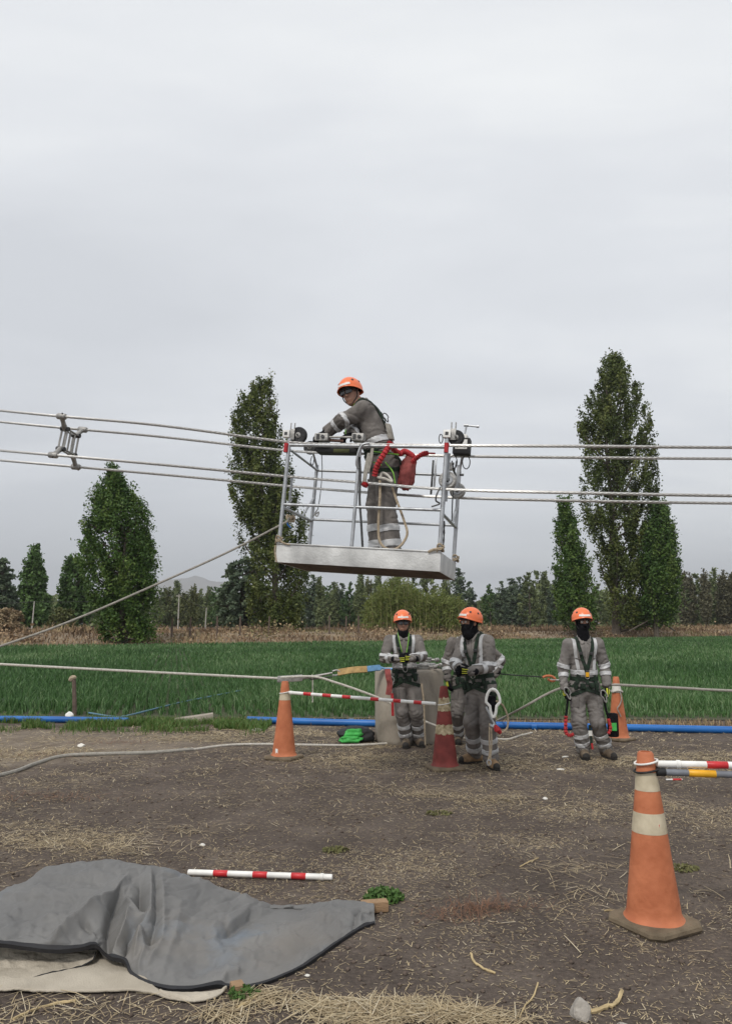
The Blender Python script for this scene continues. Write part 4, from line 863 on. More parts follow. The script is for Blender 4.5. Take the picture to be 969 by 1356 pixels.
# monotone-ish interpolation (Catmull-Rom with slack ends)
Sf = .5 * ((2 * b) + (c - a) * ff + (2 * a - 5 * b + 4 * c - d) * ff ** 2 + (3 * b - a - 3 * c + d) * ff ** 3)
def project(P):
    z = P[..., 2] - CAM_H; dd = P[..., 1] * CT + z * ST; u = -P[..., 1] * ST + z * CT
    return np.stack([484.5 + FPX * P[..., 0] / dd, 678 - FPX * u / dd], -1)
pxy = project(Sf)
du = np.gradient(Sf, axis=0); dv = np.gradient(Sf, axis=1); Nn = np.cross(du, dv); Nn /= np.linalg.norm(Nn, axis=-1, keepdims=True) + 1e-9
if Nn[..., 2].mean() < 0: Nn = -Nn
def seg_dist(P, A, B):
    A, B = np.array(A, float), np.array(B, float); ab = B - A; t = np.clip(((P - A) @ ab) / (ab @ ab), 0, 1); q = A + t[..., None] * ab
    dvec = P - q; sgn = np.sign(ab[0] * dvec[..., 1] - ab[1] * dvec[..., 0]); return np.linalg.norm(dvec, axis=-1), sgn, t
FOLDS = [  # polyline, amplitude (m, + ridge, - valley), width (px)
 ([(170, 1160), (150, 1185), (107, 1216), (92, 1228), (70, 1255)], .034, 9), ([(160, 1176), (150, 1210), (143, 1268)], -.04, 9), ([(107, 1221), (128, 1236), (140, 1262)], -.02, 7),
 ([(122, 1232), (134, 1246)], .018, 5), ([(166, 1190), (180, 1205), (195, 1218)], .022, 6), ([(172, 1205), (165, 1230), (146, 1266)], .024, 6),
 ([(199, 1149), (199, 1190), (197, 1215), (183, 1232), (178, 1270)], .034, 8), ([(186, 1170), (186, 1200), (192, 1216), (170, 1242), (163, 1265)], -.034, 7), ([(214, 1158), (215, 1200), (214, 1250), (194, 1285)], .018, 8),
 ([(206, 1160), (207, 1220), (200, 1255)], -.02, 6), ([(184, 1232), (190, 1262), (184, 1290)], .014, 5), ([(240, 1190), (232, 1240), (212, 1300)], .012, 12),
 ([(30, 1168), (75, 1196), (50, 1245)], .010, 12), ([(20, 1210), (70, 1222), (105, 1218)], -.008, 12), ([(60, 1158), (100, 1160), (150, 1156), (190, 1150)], .010, 6), ([(50, 1165), (120, 1168), (160, 1162)], -.012, 7),
 ([(296, 1238), (318, 1222), (335, 1213), (375, 1214), (414, 1209)], -.028, 9), ([(300, 1225), (330, 1203), (372, 1207)], .014, 8), ([(330, 1250), (380, 1232), (440, 1212), (480, 1205)], .014, 12), ([(290, 1290), (340, 1262), (400, 1240)], .010, 14),
 ([(290, 1306), (300, 1294), (318, 1292)], .02, 6), ([(296, 1310), (312, 1300), (326, 1302)], -.026, 6), ([(468, 1234), (471, 1214), (478, 1206), (496, 1210)], -.014, 4), ([(476, 1222), (478, 1212), (492, 1207)], .012, 4), ([(400, 1272), (440, 1242)], .01, 8),
 ([(262, 1250), (258, 1280), (256, 1300)], -.006, 14), ([(365, 1295), (380, 1270), (420, 1245)], -.008, 7)]
disp = np.zeros(Sf.shape[:2]); front = np.clip(2.15 - tt, 0, 1)[None, :] ** .5
for poly, amp, wd in FOLDS:
    best = np.full(disp.shape, 1e9); tn = np.zeros(disp.shape); m_ = len(poly) - 1
    for k in range(m_):
        d_, s_, t_ = seg_dist(pxy, poly[k], poly[k + 1]); u_ = d_ < best; tn = np.where(u_, (k + t_) / m_, tn); best = np.where(u_, d_, best)
    fade = np.clip(np.minimum(tn, 1 - tn) * 6 + .35, 0, 1)
    disp += amp * 1.9 * (.3 * np.exp(-(best / wd) ** 2) + .7 * np.exp(-1.25 * best / wd)) * fade * front
gx, gy = pxy[..., 0], pxy[..., 1]
disp += (.012 * (fbm(gx * .02, gy * .035, 71) - .47) + .006 * (fbm(gx * .06, gy * .09, 72) - .47) + .0025 * (np.abs(fbm(gx * .12, gy * .2, 73) - .47)))
rg1 = np.abs(fbm(gx * .016 + 3, gy * .03, 74, 3) - .44); rg2 = np.abs(fbm(gx * .04 + gy * .02, gy * .06, 75, 3) - .44)
disp += .014 * np.clip(1 - rg1 * 9, 0, 1) - .007 * np.clip(1 - rg2 * 8, 0, 1)
edge_fade = np.clip(tt / .25, .15, 1)[None, :]
Sf2 = Sf + Nn * (disp * edge_fade)[..., None]
gz = gh(Sf2[..., 0], Sf2[..., 1]); Sf2[..., 2] = np.maximum(Sf2[..., 2], gz + .008)
I = np.arange(NS * NT).reshape(NS, NT)
Fq = np.stack([I[:-1, :-1].ravel(), I[1:, :-1].ravel(), I[1:, 1:].ravel(), I[:-1, 1:].ravel()], 1)
tb = Vector((-1.2, 4.2, 0)); tarp = empty('tarpaulin', tb, 'rumpled grey tarpaulin draped over a low heap on the soil', 'tarpaulin')
tm_ = M('grey tarpaulin', (.145, .144, .141), .6, 0, .12, 2.2, .12, 260, c2=(.185, .181, .173), spec=.35, dist=.003)
nodes = tm_.node_tree.nodes; lk = tm_.node_tree.links.new                        # dusty brown and washed blue stains
bs = nodes['Principled BSDF']; old = bs.inputs['Base Color'].links[0].from_socket
tcn = nodes.new('ShaderNodeTexCoord')
for sc_, lo, hi, cc_, amt in ((1.7, .52, .75, (.19, .16, .125), .4), (2.6, .58, .74, (.15, .18, .215), .7), (14, .62, .8, (.22, .205, .18), .25)):
    nz = nodes.new('ShaderNodeTexNoise'); nz.inputs['Scale'].default_value = sc_; nz.inputs['Detail'].default_value = 6; lk(tcn.outputs['Object'], nz.inputs['Vector'])
    rp_ = nodes.new('ShaderNodeValToRGB'); rp_.color_ramp.elements[0].position = lo; rp_.color_ramp.elements[1].position = hi; rp_.color_ramp.elements[1].color = (amt, amt, amt, 1); lk(nz.outputs['Fac'], rp_.inputs[0])
    mm = nodes.new('ShaderNodeMixRGB'); lk(rp_.outputs[0], mm.inputs[0]); lk(old, mm.inputs[1]); mm.inputs[2].default_value = (*cc_, 1); old = mm.outputs[0]
lk(old, bs.inputs['Base Color'])
o = link('sheet', np_mesh('sheet', Sf2.reshape(-1, 3) - np.array(tb), Fq, True), tm_, tarp)
so = o.modifiers.new('th', 'SOLIDIFY'); so.thickness = .006; so.offset = -1
# black hem along the front edge
hp = [Vector(Sf2[i, 0]) for i in range(0, NS, 3)]; hn = [Vector(Nn[i, 0]) for i in range(0, NS, 3)]
mb = MB(); vs = []; fs = []
for i, p in enumerate(hp):
    inn = Vector(Sf2[i * 3, 5]) - p; inn.normalize(); q = p + Vector((0, 0, .004)) + hn[i] * .003
    vs += [q + inn * .012 + hn[i] * .002, q - inn * .004 + Vector((0, -.006, .001)), q + Vector((0, -.002, -.02)) - inn * .002, q + inn * .01 - hn[i] * .012]
for i in range(len(hp) - 1):
    for j in range(4): fs.append((i * 4 + j, i * 4 + (j + 1) % 4, (i + 1) * 4 + (j + 1) % 4, (i + 1) * 4 + j))
mb.add(vs, fs).build('hem', MAT['hem'], tarp)
# beige canvas below: one sheet on the ground, one fold hanging out
def canvas(name, label, lo_, hi_, seed, nn=160, mm_=34, sag=.03, par=None):
    A = spl(np.array([PT(*q) if len(q) == 3 else np.array(G(*q)) for q in lo_]), nn); B = spl(np.array([PT(*q) if len(q) == 3 else np.array(G(*q)) for q in hi_]), nn)
    t = np.linspace(0, 1, mm_)[None, :, None]; P = A[:, None] * (1 - t) + B[:, None] * t
    pz = project(P); P[..., 2] += np.sin(np.linspace(0, np.pi, mm_))[None, :] * sag * (.6 + .8 * fbm(pz[..., 0] * .02, pz[..., 1] * .02, seed)) + .034 * (fbm(pz[..., 0] * .03, pz[..., 1] * .06, seed + 3) - .47) + .018 * (fbm(pz[..., 0] * .09, pz[..., 1] * .14, seed + 5) - .47)
    P[..., 2] = np.maximum(P[..., 2], gh(P[..., 0], P[..., 1]) + .012)
    I = np.arange(nn * mm_).reshape(nn, mm_); F_ = np.stack([I[:-1, :-1].ravel(), I[1:, :-1].ravel(), I[1:, 1:].ravel(), I[:-1, 1:].ravel()], 1)
    base = Vector(P[nn // 2, 0]); o = link(name, np_mesh(name, P.reshape(-1, 3) - np.array(base), F_, True), MAT['canvas'], None, base)
    so = o.modifiers.new('th', 'SOLIDIFY'); so.thickness = .008; so.offset = 0; tag(o, label, 'canvas'); return P, base, o
canvas('canvas_sheet', 'beige canvas sheet spread on the soil under the grey tarpaulin', [(-190, 1318), (-60, 1316), (0, 1313), (60, 1316), (125, 1318), (180, 1317), (225, 1326), (258, 1330), (285, 1326), (300, 1314)],
       [(-190, 1290, 3.98), (-60, 1285, 3.98), (0, 1280, 4.0), (60, 1280, 4.0), (125, 1270, 4.02), (160, 1268, 4.02), (200, 1310), (240, 1318), (270, 1319), (300, 1314)], 81, sag=.02)
P_, b_, o_ = canvas('canvas_fold', 'upper fold of beige canvas hanging out below the black hem', [(-190, 1302, 3.66), (-60, 1300, 3.68), (0, 1298, 3.69), (22, 1301, 3.68), (55, 1292, 3.72), (90, 1283, 3.77), (112, 1277, 3.80), (124, 1270, 3.82), (128, 1258, 3.88)],
       [(-190, 1246, 3.90), (-60, 1244, 3.92), (0, 1244, 3.93), (22, 1246, 3.93), (55, 1248, 3.94), (90, 1248, 3.95), (112, 1246, 3.96), (124, 1246, 3.97), (134, 1248, 3.97)], 91, sag=-.012)
MB().tube([Vector(p) + Vector((0, -.003, 0)) for p in P_[::4, 0]], .0035, 5).build('edge_line', MAT['hem'], o_, base=b_)  # thin dark line along the lower edge of the canvas fold
# what lies under the sheet: a beam that sticks out, a short block at the front corner, a heap of crates
def timber(name, label, a, b, w, h, mat='wood'):
    a, b = Vector(a), Vector(b); d = (b - a).normalized(); s = d.cross(Vector((0, 0, 1))).normalized(); u = s.cross(d)
    o = MB().box(a.lerp(b, .5), ((b - a).length, w, h), (d, s, u)).build(name, MAT[mat], None, base=a.lerp(b, .5), bevel=.006); return tag(o, label, 'timber')
e1 = G(513, 1206); e1.z = ghs(e1.x, e1.y) + .03; dirb = Vector((.97, .2, .0)).normalized()
timber('timber_beam', 'end of a sawn timber beam sticking out of the tarpaulin corner', e1 - dirb * .15, e1, .065, .055)
e2 = G(315, 1321); timber('timber_block', 'brown wood block at the front corner of the tarpaulin', Vector((e2.x - .02, e2.y + .06, ghs(e2.x, e2.y) + .018)), Vector((e2.x + .005, e2.y + .0, ghs(e2.x, e2.y) + .018)), .055, .045)
q = G(196 - 90, 1290); o = MB().box(Vector((q.x, 3.93, .05)), (.12, .03, .03), (Vector((.95, .1, .25)).normalized(), Vector((-.1, 1, 0)).normalized(), Vector((-.25, 0, .95)).normalized())).build('metal_bar', MAT['dkmetal'], None, base=Vector((q.x, 3.93, .05)), bevel=.004); tag(o, 'dark bar end under the tarpaulin edge', 'bar')
# ------------------------------------------------------------------ conductors and the work cage
PSI, PHI, TAU = R(15.5), R(4.38), R(-1.95)
ORG = Vector((-.8717, 7.2453, 2.1836)); CL_, CW_, PH_, ZM, ZT = 1.60, .878, .18, .568, 1.165
Rz = Matrix(((math.cos(PSI), math.sin(PSI), 0), (-math.sin(PSI), math.cos(PSI), 0), (0, 0, 1)))
Ry = Matrix(((math.cos(PHI), 0, math.sin(PHI)), (0, 1, 0), (-math.sin(PHI), 0, math.cos(PHI))))
Rx = Matrix(((1, 0, 0), (0, math.cos(TAU), -math.sin(TAU)), (0, math.sin(TAU), math.cos(TAU))))
RM = Rz @ Ry @ Rx; EX, EY, EZ = RM.col[0].copy(), RM.col[1].copy(), RM.col[2].copy(); CAX = (EX, EY, EZ)
def W(x, y, z): return ORG + EX * x + EY * y + EZ * z
def CP(px, py, yl): return PL(px, py, ORG + EY * yl, EY)          # point of the cage plane y = yl behind that pixel
ey_h = Vector((EY.x, EY.y, 0)).normalized(); dir_h = Vector((ey_h.y, -ey_h.x, 0))
def cab_pt(px, py, yl): return PL(px, py, ORG + ey_h * yl, ey_h)
YF, YR = .055, .53
CABS = {'uf': (YF, [(-420, 498), (0, 543.5), (200, 562), (385, 585.5), (484, 588.5), (600, 590), (780, 591), (969, 592.5), (1500, 594)]),
        'ur': (YR, [(-420, 514), (0, 558.5), (200, 577), (385, 597), (484, 601), (600, 604), (780, 606), (969, 607.5), (1500, 610)]),
        'lf': (YF, [(-420, 560), (0, 596.5), (200, 614), (385, 631.5), (484, 639.5), (600, 648.5), (780, 653), (969, 656.5), (1500, 664)]),
        'lr': (YR, [(-420, 573), (0, 609.5), (200, 627), (385, 644), (484, 652), (600, 659), (780, 663.5), (969, 666.5), (1500, 674)])}
nm = dict(uf='upper conductor on the near side of the cage', ur='upper conductor on the far side of the cage', lf='lower conductor on the near side of the cage', lr='lower conductor on the far side of the cage')
CABP = {}
for k, (yl, pts) in CABS.items():
    P = catmull([cab_pt(a, b, yl) for a, b in pts], 10); CABP[k] = P
    t = empty('conductor', P[0], 'bare twisted aluminium wire, ' + nm[k], 'power line', 'conductors of the bundle')
    MB().tube(P, .0115, 10).build('core', MAT['conductor'], t)
    mb = MB()                                                     # outer strands twisted round the core
    L_ = [0]
    for i in range(1, len(P)): L_.append(L_[-1] + (P[i] - P[i - 1]).length)
    m_ = int(L_[-1] / .03); PP = []
    j = 0
    for i in range(m_ + 1):
        s_ = L_[-1] * i / m_
        while j < len(L_) - 2 and L_[j + 1] < s_: j += 1
        PP.append(P[j].lerp(P[j + 1], (s_ - L_[j]) / (L_[j + 1] - L_[j])))
    for st in range(6):
        q = []
        for i, p in enumerate(PP):
            d = (PP[min(i + 1, m_)] - PP[max(i - 1, 0)]).normalized(); u = d.cross(Vector((0, 0, 1))).normalized(); w = u.cross(d); a = st * math.pi / 3 + i * .03 * 21
            q.append(p + (u * math.cos(a) + w * math.sin(a)) * .0095)
        mb.tube(q, .0052, 4, caps=False)
    mb.build('strands', MAT['conductor'], t)
def on_cable(k, px):
    best = min(range(len(CABP[k]) - 1), key=lambda i: abs(px - float(project(np.array(CABP[k][i].lerp(CABP[k][i + 1], .5)))[0]))); A, B = CABP[k][best], CABP[k][best + 1]
    xa, xb = float(project(np.array(A))[0]), float(project(np.array(B))[0]); f = (px - xa) / (xb - xa); return A.lerp(B, f), (B - A).normalized()
# quad spacer
pts = {k: on_cable(k, px) for k, px in (('uf', 82), ('ur', 110), ('lf', 71), ('lr', 101))}
c0 = sum((p for p, _ in pts.values()), Vector()) / 4; cdir = pts['uf'][1]
spc = empty('line_spacer', c0, 'cast quad spacer clamped on the four conductors', 'spacer')
inner = {k: c0.lerp(p, .52) for k, (p, _) in pts.items()}
mb = MB()
for off in (-.035, .035):
    lp = [inner[k] + cdir * off for k in ('uf', 'ur', 'lr', 'lf')]; mb.tube(lp, .013, 8, closed=True)
    for a, b in (('uf', 'lf'), ('ur', 'lr')):
        for f in (.0, .3): mb.tube([inner[a].lerp(inner['ur' if a == 'uf' else 'uf'], f) + cdir * off, inner[b].lerp(inner['lr' if b == 'lf' else 'lf'], f) + cdir * off], .010, 7)
mb.build('frame', MAT['alu'], spc)
for k, (p, d) in pts.items():
    a = inner[k]; ar = MB().tube([a.lerp(c0, .12), a, a.lerp(p, .55), p], [.026, .032, .024, .03], 10).build('arm', MAT['alu'], spc)
    MB().tube([a - d * .05, a + d * .05], .026, 10).build('bushing', MAT['dkmetal'], ar)
    MB().tube([p - d * .055, p - d * .045, p + d * .045, p + d * .055], [.026, .034, .034, .026], 12).build('clamp', MAT['alu'], ar)
    MB().tube([p + d * .02 + (p - c0).normalized() * .02, p + d * .02 + (p - c0).normalized() * .045], .009, 6).build('bolt', MAT['dkmetal'], ar)

cage = empty('work_cage', W(CL_ / 2, CW_ / 2, 0), 'galvanised work cage hanging on the conductors with a worker inside', 'work cage')
def part(name, mb, mat='galv', par=None, **k): return mb.build(name, MAT[mat], par or cage, base=base_of(cage), **k)
th = .012
part('floor_plate', MB().box(W(CL_ / 2, CW_ / 2, .045), (CL_ - .03, CW_ - .03, .02), CAX), 'tray')
part('floor_underside', MB().box(W(CL_ / 2, CW_ / 2, .018), (CL_ - .034, CW_ - .034, .03), CAX), 'under')
for f in (.12, .38, .62, .88): part('floor_beam', MB().box(W(CL_ * f, CW_ / 2, .006), (.05, CW_ - .04, .012), CAX), 'under')
part('side_panel', MB().box(W(CL_ / 2, 0, PH_ / 2), (CL_, th, PH_), CAX), 'tray', bevel=.003)
part('side_panel', MB().box(W(CL_ / 2, CW_, PH_ / 2), (CL_, th, PH_), CAX), 'tray', bevel=.003)
part('end_panel', MB().box(W(.007, CW_ / 2, PH_ / 2 - .001), (th, CW_ - th - .002, PH_ - .002), CAX), 'tray', bevel=.003)
part('end_panel', MB().box(W(CL_ - .007, CW_ / 2, PH_ / 2 - .001), (th, CW_ - th - .002, PH_ - .002), CAX), 'tray', bevel=.003)
part('panel_lip', MB().tube([W(0, -.008, PH_), W(CL_, -.008, PH_)], .008, 8), 'tray')
rt = .0175
TUB = {}
PX = {'fl': (.012, .022), 'fr': (CL_ - .02, .022), 'rl': (.02, CW_ - .03), 'rr': (CL_ - .02, CW_ - .03)}
for k, (x, y) in PX.items():
    top = {'fl': 1.23, 'fr': 1.27, 'rl': 1.16, 'rr': 1.13}[k]
    part('post', MB().tube([W(x, y, .05), W(x, y, top)], rt * 1.12, 14))
part('front_middle_post', MB().tube(catmull([W(.745, .02, .05), W(.745, .02, .6), W(.745, .02, ZT - .07), W(.77, .02, ZT - .01), W(.85, .02, ZT)], 6), rt, 12))
part('rear_middle_post', MB().tube([W(.80, CW_ - .03, .05), W(.80, CW_ - .03, 1.1)], .012, 10))
part('rail', MB().tube([W(.02, .02, ZM), W(CL_ - .02, .02, ZM)], .0145, 12)); part('rail', MB().tube([W(.02, CW_ - .03, ZM - .01), W(CL_ - .02, CW_ - .03, ZM - .01)], .0145, 12))
part('top_rail', MB().tube([W(.02, .02, ZT), W(.74, .02, ZT)], rt, 12)); part('top_rail', MB().tube([W(.84, .02, ZT), W(CL_ - .02, .02, ZT)], rt, 12))
part('top_rail', MB().tube([W(.02, CW_ - .03, 1.1), W(CL_ - .02, CW_ - .03, 1.08)], .0145, 12))
for x in (.02, CL_ - .02): part('end_rail', MB().tube([W(x, .02, ZM - .03), W(x, CW_ - .03 + (.06 if x > 1 else 0), ZM - .03)], .016, 10))
part('end_rail', MB().tube([W(.03, .03, ZT - .05), W(.03, CW_ - .04, 1.1)], .012, 10)); part('end_rail', MB().tube([W(CL_ - .03, .03, ZT - .08), W(CL_ - .03, CW_ - .04, 1.05)], .012, 10))
part('brace', MB().tube([W(.02, CW_ - .03, .80), W(.02, CW_ - .33, ZM - .03)], .013, 10)); part('brace', MB().tube([W(CL_ - .02, CW_ - .03, .76), W(CL_ - .02, CW_ - .30, ZM - .03)], .016, 10))
part('hanger_plate', MB().box(W(CL_ - .03, .15, .70), (.012, .035, .32), CAX), 'galv'); part('hanger_plate', MB().box(W(.03, .14, .72), (.012, .035, .34), CAX), 'galv')
# running wheels on the upper conductors
def wheel(name, p, r, w, rim='black', hub='alu'):
    o = part(name, MB().disc(p, EY, r, w, 28, .25), rim)
    MB().disc(p, EY, r * .34, w * 1.5, 16).build('hub', MAT[hub], o, base=base_of(cage)); MB().tube([p - EY * w * 1.1, p + EY * w * 1.3], .009, 8).build('axle', MAT['dkmetal'], o, base=base_of(cage))
    for a in range(5):
        v = EX * math.cos(a * 1.2566) + EZ * math.sin(a * 1.2566); MB().disc(p + v * r * .62 - EY * w * .5, EY, r * .08, .006, 8).build('rim_bolt', MAT['dkmetal'], o, base=base_of(cage))
    return o
w1 = CP(395.5, 577, YF + .0); wheel('running_wheel', w1, .088, .045)
w2 = CP(411, 593, YR); wheel('running_wheel', w2, .072, .045)
w3 = CP(604, 580, YF); wheel('running_wheel', w3, .075, .045)
w4 = CP(612, 595, YR); wheel('running_wheel', w4, .07, .045)
part('wheel_arm', MB().tube([W(.02, CW_ - .03, 1.14), w2 + EY * .05], .012, 8)); part('wheel_arm', MB().tube([W(CL_ - .02, CW_ - .03, 1.1), w4 + EY * .05], .012, 8))
for kk, (px, py) in dict(l=(380, 575), r=(592, 575)).items():
    c = CP(px, py, .02); part('wheel_bracket', MB().box(c, (.07, .06, .075), CAX), 'white', bevel=.006); part('bracket_slot', MB().box(c - EY * .031 - EZ * .0, (.03, .004, .03), CAX), 'dkmetal')
    part('bracket_plate', MB().box(c + EX * .055, (.05, .012, .11), CAX), 'alu', bevel=.003)
    for dx_ in (.035, .075): part('pin', MB().tube([c + EX * dx_ + EZ * .0, c + EX * dx_ + EZ * .115], .006, 8), 'alu')
    q = CP(px - 1.2, py + 18, .0); part('red_tag', MB().tube([q - EZ * .045, q + EZ * .045], .022, 10), 'red')
# lower wheels at the right end, and their arms
for (px, py, yl, r) in ((592.5, 636, YF + .05, .085), (605.5, 650, YR - .12, .078)):
    p = CP(px, py, yl); o = part('guide_wheel', MB().disc(p, EY, r, .04, 28, .3), 'alu'); MB().disc(p - EY * .004, EY, r * .62, .046, 24).build('wheel_web', MAT['galv'], o, base=base_of(cage)); MB().disc(p, EY, r * .3, .07, 14).build('hub', MAT['dkmetal'], o, base=base_of(cage))
    part('guide_arm', MB().box(p + EZ * .12 - EY * .03, (.03, .012, .26), CAX), 'galv'); part('guide_arm', MB().tube([p - EZ * .02, p + EZ * (-.2) + EX * .0], .011, 8), 'galv')
    part('guide_bolt', MB().tube([p + EZ * .16 - EX * .05, p + EZ * .16 + EX * .05], .012, 8), 'dkmetal')
part('clevis', MB().box(CP(594, 618, YF + .05), (.06, .05, .07), CAX), 'alu', bevel=.006)
part('pull_cable', MB().tube(catmull([CP(598, 610, .2), CP(602, 630, .25), CP(599, 660, .25), CP(598, 690, .2)], 4), .006, 6), 'dkmetal'); part('pull_cable', MB().tube(catmull([CP(604, 610, .3), CP(601, 628, .3), CP(597, 655, .3)], 4), .005, 6), 'dkmetal')
part('latch_hook', MB().tube(catmull([CP(583, 645, .0), CP(578, 655, -.02), CP(577, 663, -.02), CP(582, 667, -.01), CP(571, 671, -.02)], 4), .008, 6), 'dkmetal')
part('safety_chain', MB().tube(catmull([CP(588, 690, .05), CP(587.5, 710, .05), CP(586, 731, .05)], 4), [.006, .01] * 4 + [.006], 6), 'dkmetal')
# instrument box with a crank
bc = CP(611.5, 592, .34); bx = part('counter_box', MB().box(bc, (.165, .12, .16), CAX), 'black', bevel=.012); part('counter_face', MB().box(bc - EY * .062 + EZ * .012, (.115, .006, .095), CAX), 'white', bx, bevel=.003)
part('counter_slot', MB().box(bc - EY * .066 + EZ * .035, (.02, .004, .05), CAX), 'dkmetal', bx)
for s_ in (-1, 1): part('counter_screw', MB().disc(bc - EY * .067 + EX * .035 * s_ - EZ * .015, EY, .006, .004, 10), 'dkmetal', bx)
part('counter_lid', MB().box(bc + EZ * .095, (.1, .1, .045), CAX), 'white', bx, bevel=.008)
a, b, c = CP(613.5, 582, .34), CP(617.5, 563.5, .34), CP(632, 565, .34); part('crank', MB().tube(catmull([a, a.lerp(b, .9), b, b.lerp(c, .1), c], 4), .009, 8), 'galv'); part('crank_knob', MB().tube([c - EX * .01, c + EX * .015], .013, 8), 'galv'); part('crank_knob', MB().tube([b - EX * .025, b + EX * .02], .014, 8), 'galv')
for px_ in (600, 617): part('wire_loop', MB().tube([CP(px_ + 5 * math.cos(t), 612 + 9 * math.sin(t), .4) for t in np.linspace(0, 6.0, 14)], .005, 6, closed=True), 'dkmetal')
part('wire_loop', MB().tube([CP(583.5 + 2.5 * math.cos(t), 581 + 6 * math.sin(t), .03) for t in np.linspace(0, 6.0, 14)], .005, 6, closed=True), 'dkmetal')
part('lock_loop', MB().tube(catmull([CP(413, 604, .6), CP(411, 612, .6), CP(414, 616, .6), CP(416, 608, .6)], 4), .005, 6), 'dkmetal')
# hook over the rail by the middle post
part('rail_hook', MB().tube(catmull([CP(489, 587, -.02), CP(480, 589, -.03), CP(475, 598, -.03), CP(472, 612, -.02), CP(474, 620, .0)], 5), .013, 10), 'galv')
part('rail_strap', MB().ribbon(catmull([CP(476, 605, .0), CP(477, 630, .01), CP(476, 660, .02), CP(478, 690, .03), CP(480, 725, .05)], 4), [-EY] * 17, .022), 'dkmetal')
# small knots of rope where the posts meet the tray
for (px, py, yl) in ((369.5, 715, .0), (583, 726, .0), (603, 740, CW_ - .03)):
    c = CP(px, py, yl); part('rope_knot', MB().tube([c + EX * math.cos(t * 2.1) * .03 + EY * math.sin(t * 2.1) * .03 + EZ * (.018 * math.sin(t * 3.3) + .006 * t - .03) for t in np.linspace(0, 9, 46)], .0085, 6), 'rope')
part('rope_end', MB().tube(catmull([CP(365, 722, -.01), CP(364, 730, -.012), CP(366, 744, -.012)], 4), .008, 6), 'rope'); part('rope_end', MB().tube(catmull([CP(370, 716, -.02), CP(378, 720, -.02), CP(384, 721, -.015)], 4), .008, 6), 'rope')
part('rope_end', MB().tube(catmull([CP(581, 727, -.02), CP(573, 728, -.02), CP(567, 731, -.012)], 4), .013, 6), 'rope')
# loose things in and on the cage
cordp = catmull([CP(426, 600, YR), CP(426.5, 625, YR), CP(424, 655, YR), CP(421, 674, YR)], 5); hc_ = empty('tag_line', cordp[0], 'thin wire with a small hook hanging inside the cage', 'cord'); MB().tube(cordp, .0045, 6).build('wire', MAT['dkmetal'], hc_)
MB().tube(catmull([CP(421, 674, YR), CP(417, 680, YR), CP(420, 684, YR), CP(422, 678, YR), CP(415, 683, YR)], 4), .007, 6).build('hook', MAT['alu'], hc_)
tl = CP(427, 580, .02); tool = empty('clamp_tool', tl, 'cast clamp tool lying across the front rail under his hands', 'tool'); tz = EZ * .025
for px, w_ in ((427, .14), (475, .12)):
    c = CP(px, 580, .07); MB().box(c, (w_, .1, .075), CAX).build('clamp_block', MAT['alu'], tool, bevel=.01); MB().disc(c - EY * .055 + EX * .02, EY, .018, .02, 12).build('bolt', MAT['dkmetal'], tool); MB().box(c - EX * .03 - EY * .053, (.03, .008, .05), CAX).build('slot', MAT['dkmetal'], tool)
MB().tube([CP(436, 579, .07), CP(468, 579, .07)], .012, 10).build('bar', MAT['alu'], tool); MB().tube([CP(436, 583, .09), CP(455, 584, .09)], .016, 10).build('jaw', M('rusty jaw', (.16, .09, .07), .8, .3), tool)
dt = empty('drill_case', CP(440, 597, .15), 'dark tool tray hanging under the front rail at his hands', 'tray'); MB().box(CP(448, 597, .16), (.42, .15, .065), CAX).build('tray', MAT['black'], dt, bevel=.012); MB().box(CP(452, 597, .08), (.16, .012, .035), CAX).build('label', M('olive strip', (.1, .11, .04), .7), dt)
for px in (432, 468): MB().tube([CP(px, 591, .12), CP(px, 598, .12)], .008, 6).build('strap', MAT['dkmetal'], dt)
wr = empty('hanging_spanner', CP(575, 612, CW_ - .05), 'pair of grey flat bars hanging on the rear rail', 'spanner')
for px, y1 in ((576, 645), (572, 652)): MB().box(CP(px, (612 + y1) / 2 - (3 if px > 575 else 0), CW_ - .06), (.022, .008, (y1 - 608) * .0083), CAX).build('bar', MAT['galv' if px > 575 else 'dkmetal'], wr, bevel=.003)
rope('tether_rope', 'tan rope tied to the cage post and slanting down to the left', [CP(389, 689, .3), CP(384, 686, .25), CP(379, 691, .05), CP(372, 695, .02), D(300, 732, 7.35), D(200, 777, 7.2), D(100, 820, 7.0), D(0, 856, 6.8), D(-260, 940, 6.4), Vector((-5.6, 6.0, .1))], .0105, 'ropegrey', 'rope', sm=8)
kn = CP(385, 687, .24); part('rope_knot', MB().tube([kn + EX * math.cos(t * 2.3) * .035 + EY * math.sin(t * 1.7) * .03 + EZ * math.sin(t * 2.9) * .03 for t in np.linspace(0, 8, 40)], .013, 6), 'rope'); part('blue_tie', MB().tube(catmull([kn, kn + EX * -.03 - EZ * .05, kn + EX * .01 - EZ * .09], 3), .008, 6), 'blue')
tbag = CP(540, 625, .30)
bg_ = empty('tool_bag', CP(538, 600, .3), 'faded red soft tool bag hanging behind the worker in the cage', 'bag'); bm = bmesh.new(); bmesh.ops.create_icosphere(bm, subdivisions=4, radius=1)
bc0 = CP(539, 626, .28)
for v in bm.verts:
    p = v.co; k = 1 + .2 * noise.noise(p * 2 + Vector((4, 1, 7))) + .16 * noise.noise(p * 5); u = p.z; wx = .062 + .012 * (1 - u); q = EX * (math.copysign(abs(p.x) ** .7, p.x) * wx + .02 * u) + EY * (p.y * .055) + EZ * (math.copysign(abs(u) ** .6, u) * .165); v.co = bc0 + q * k - base_of(bg_)
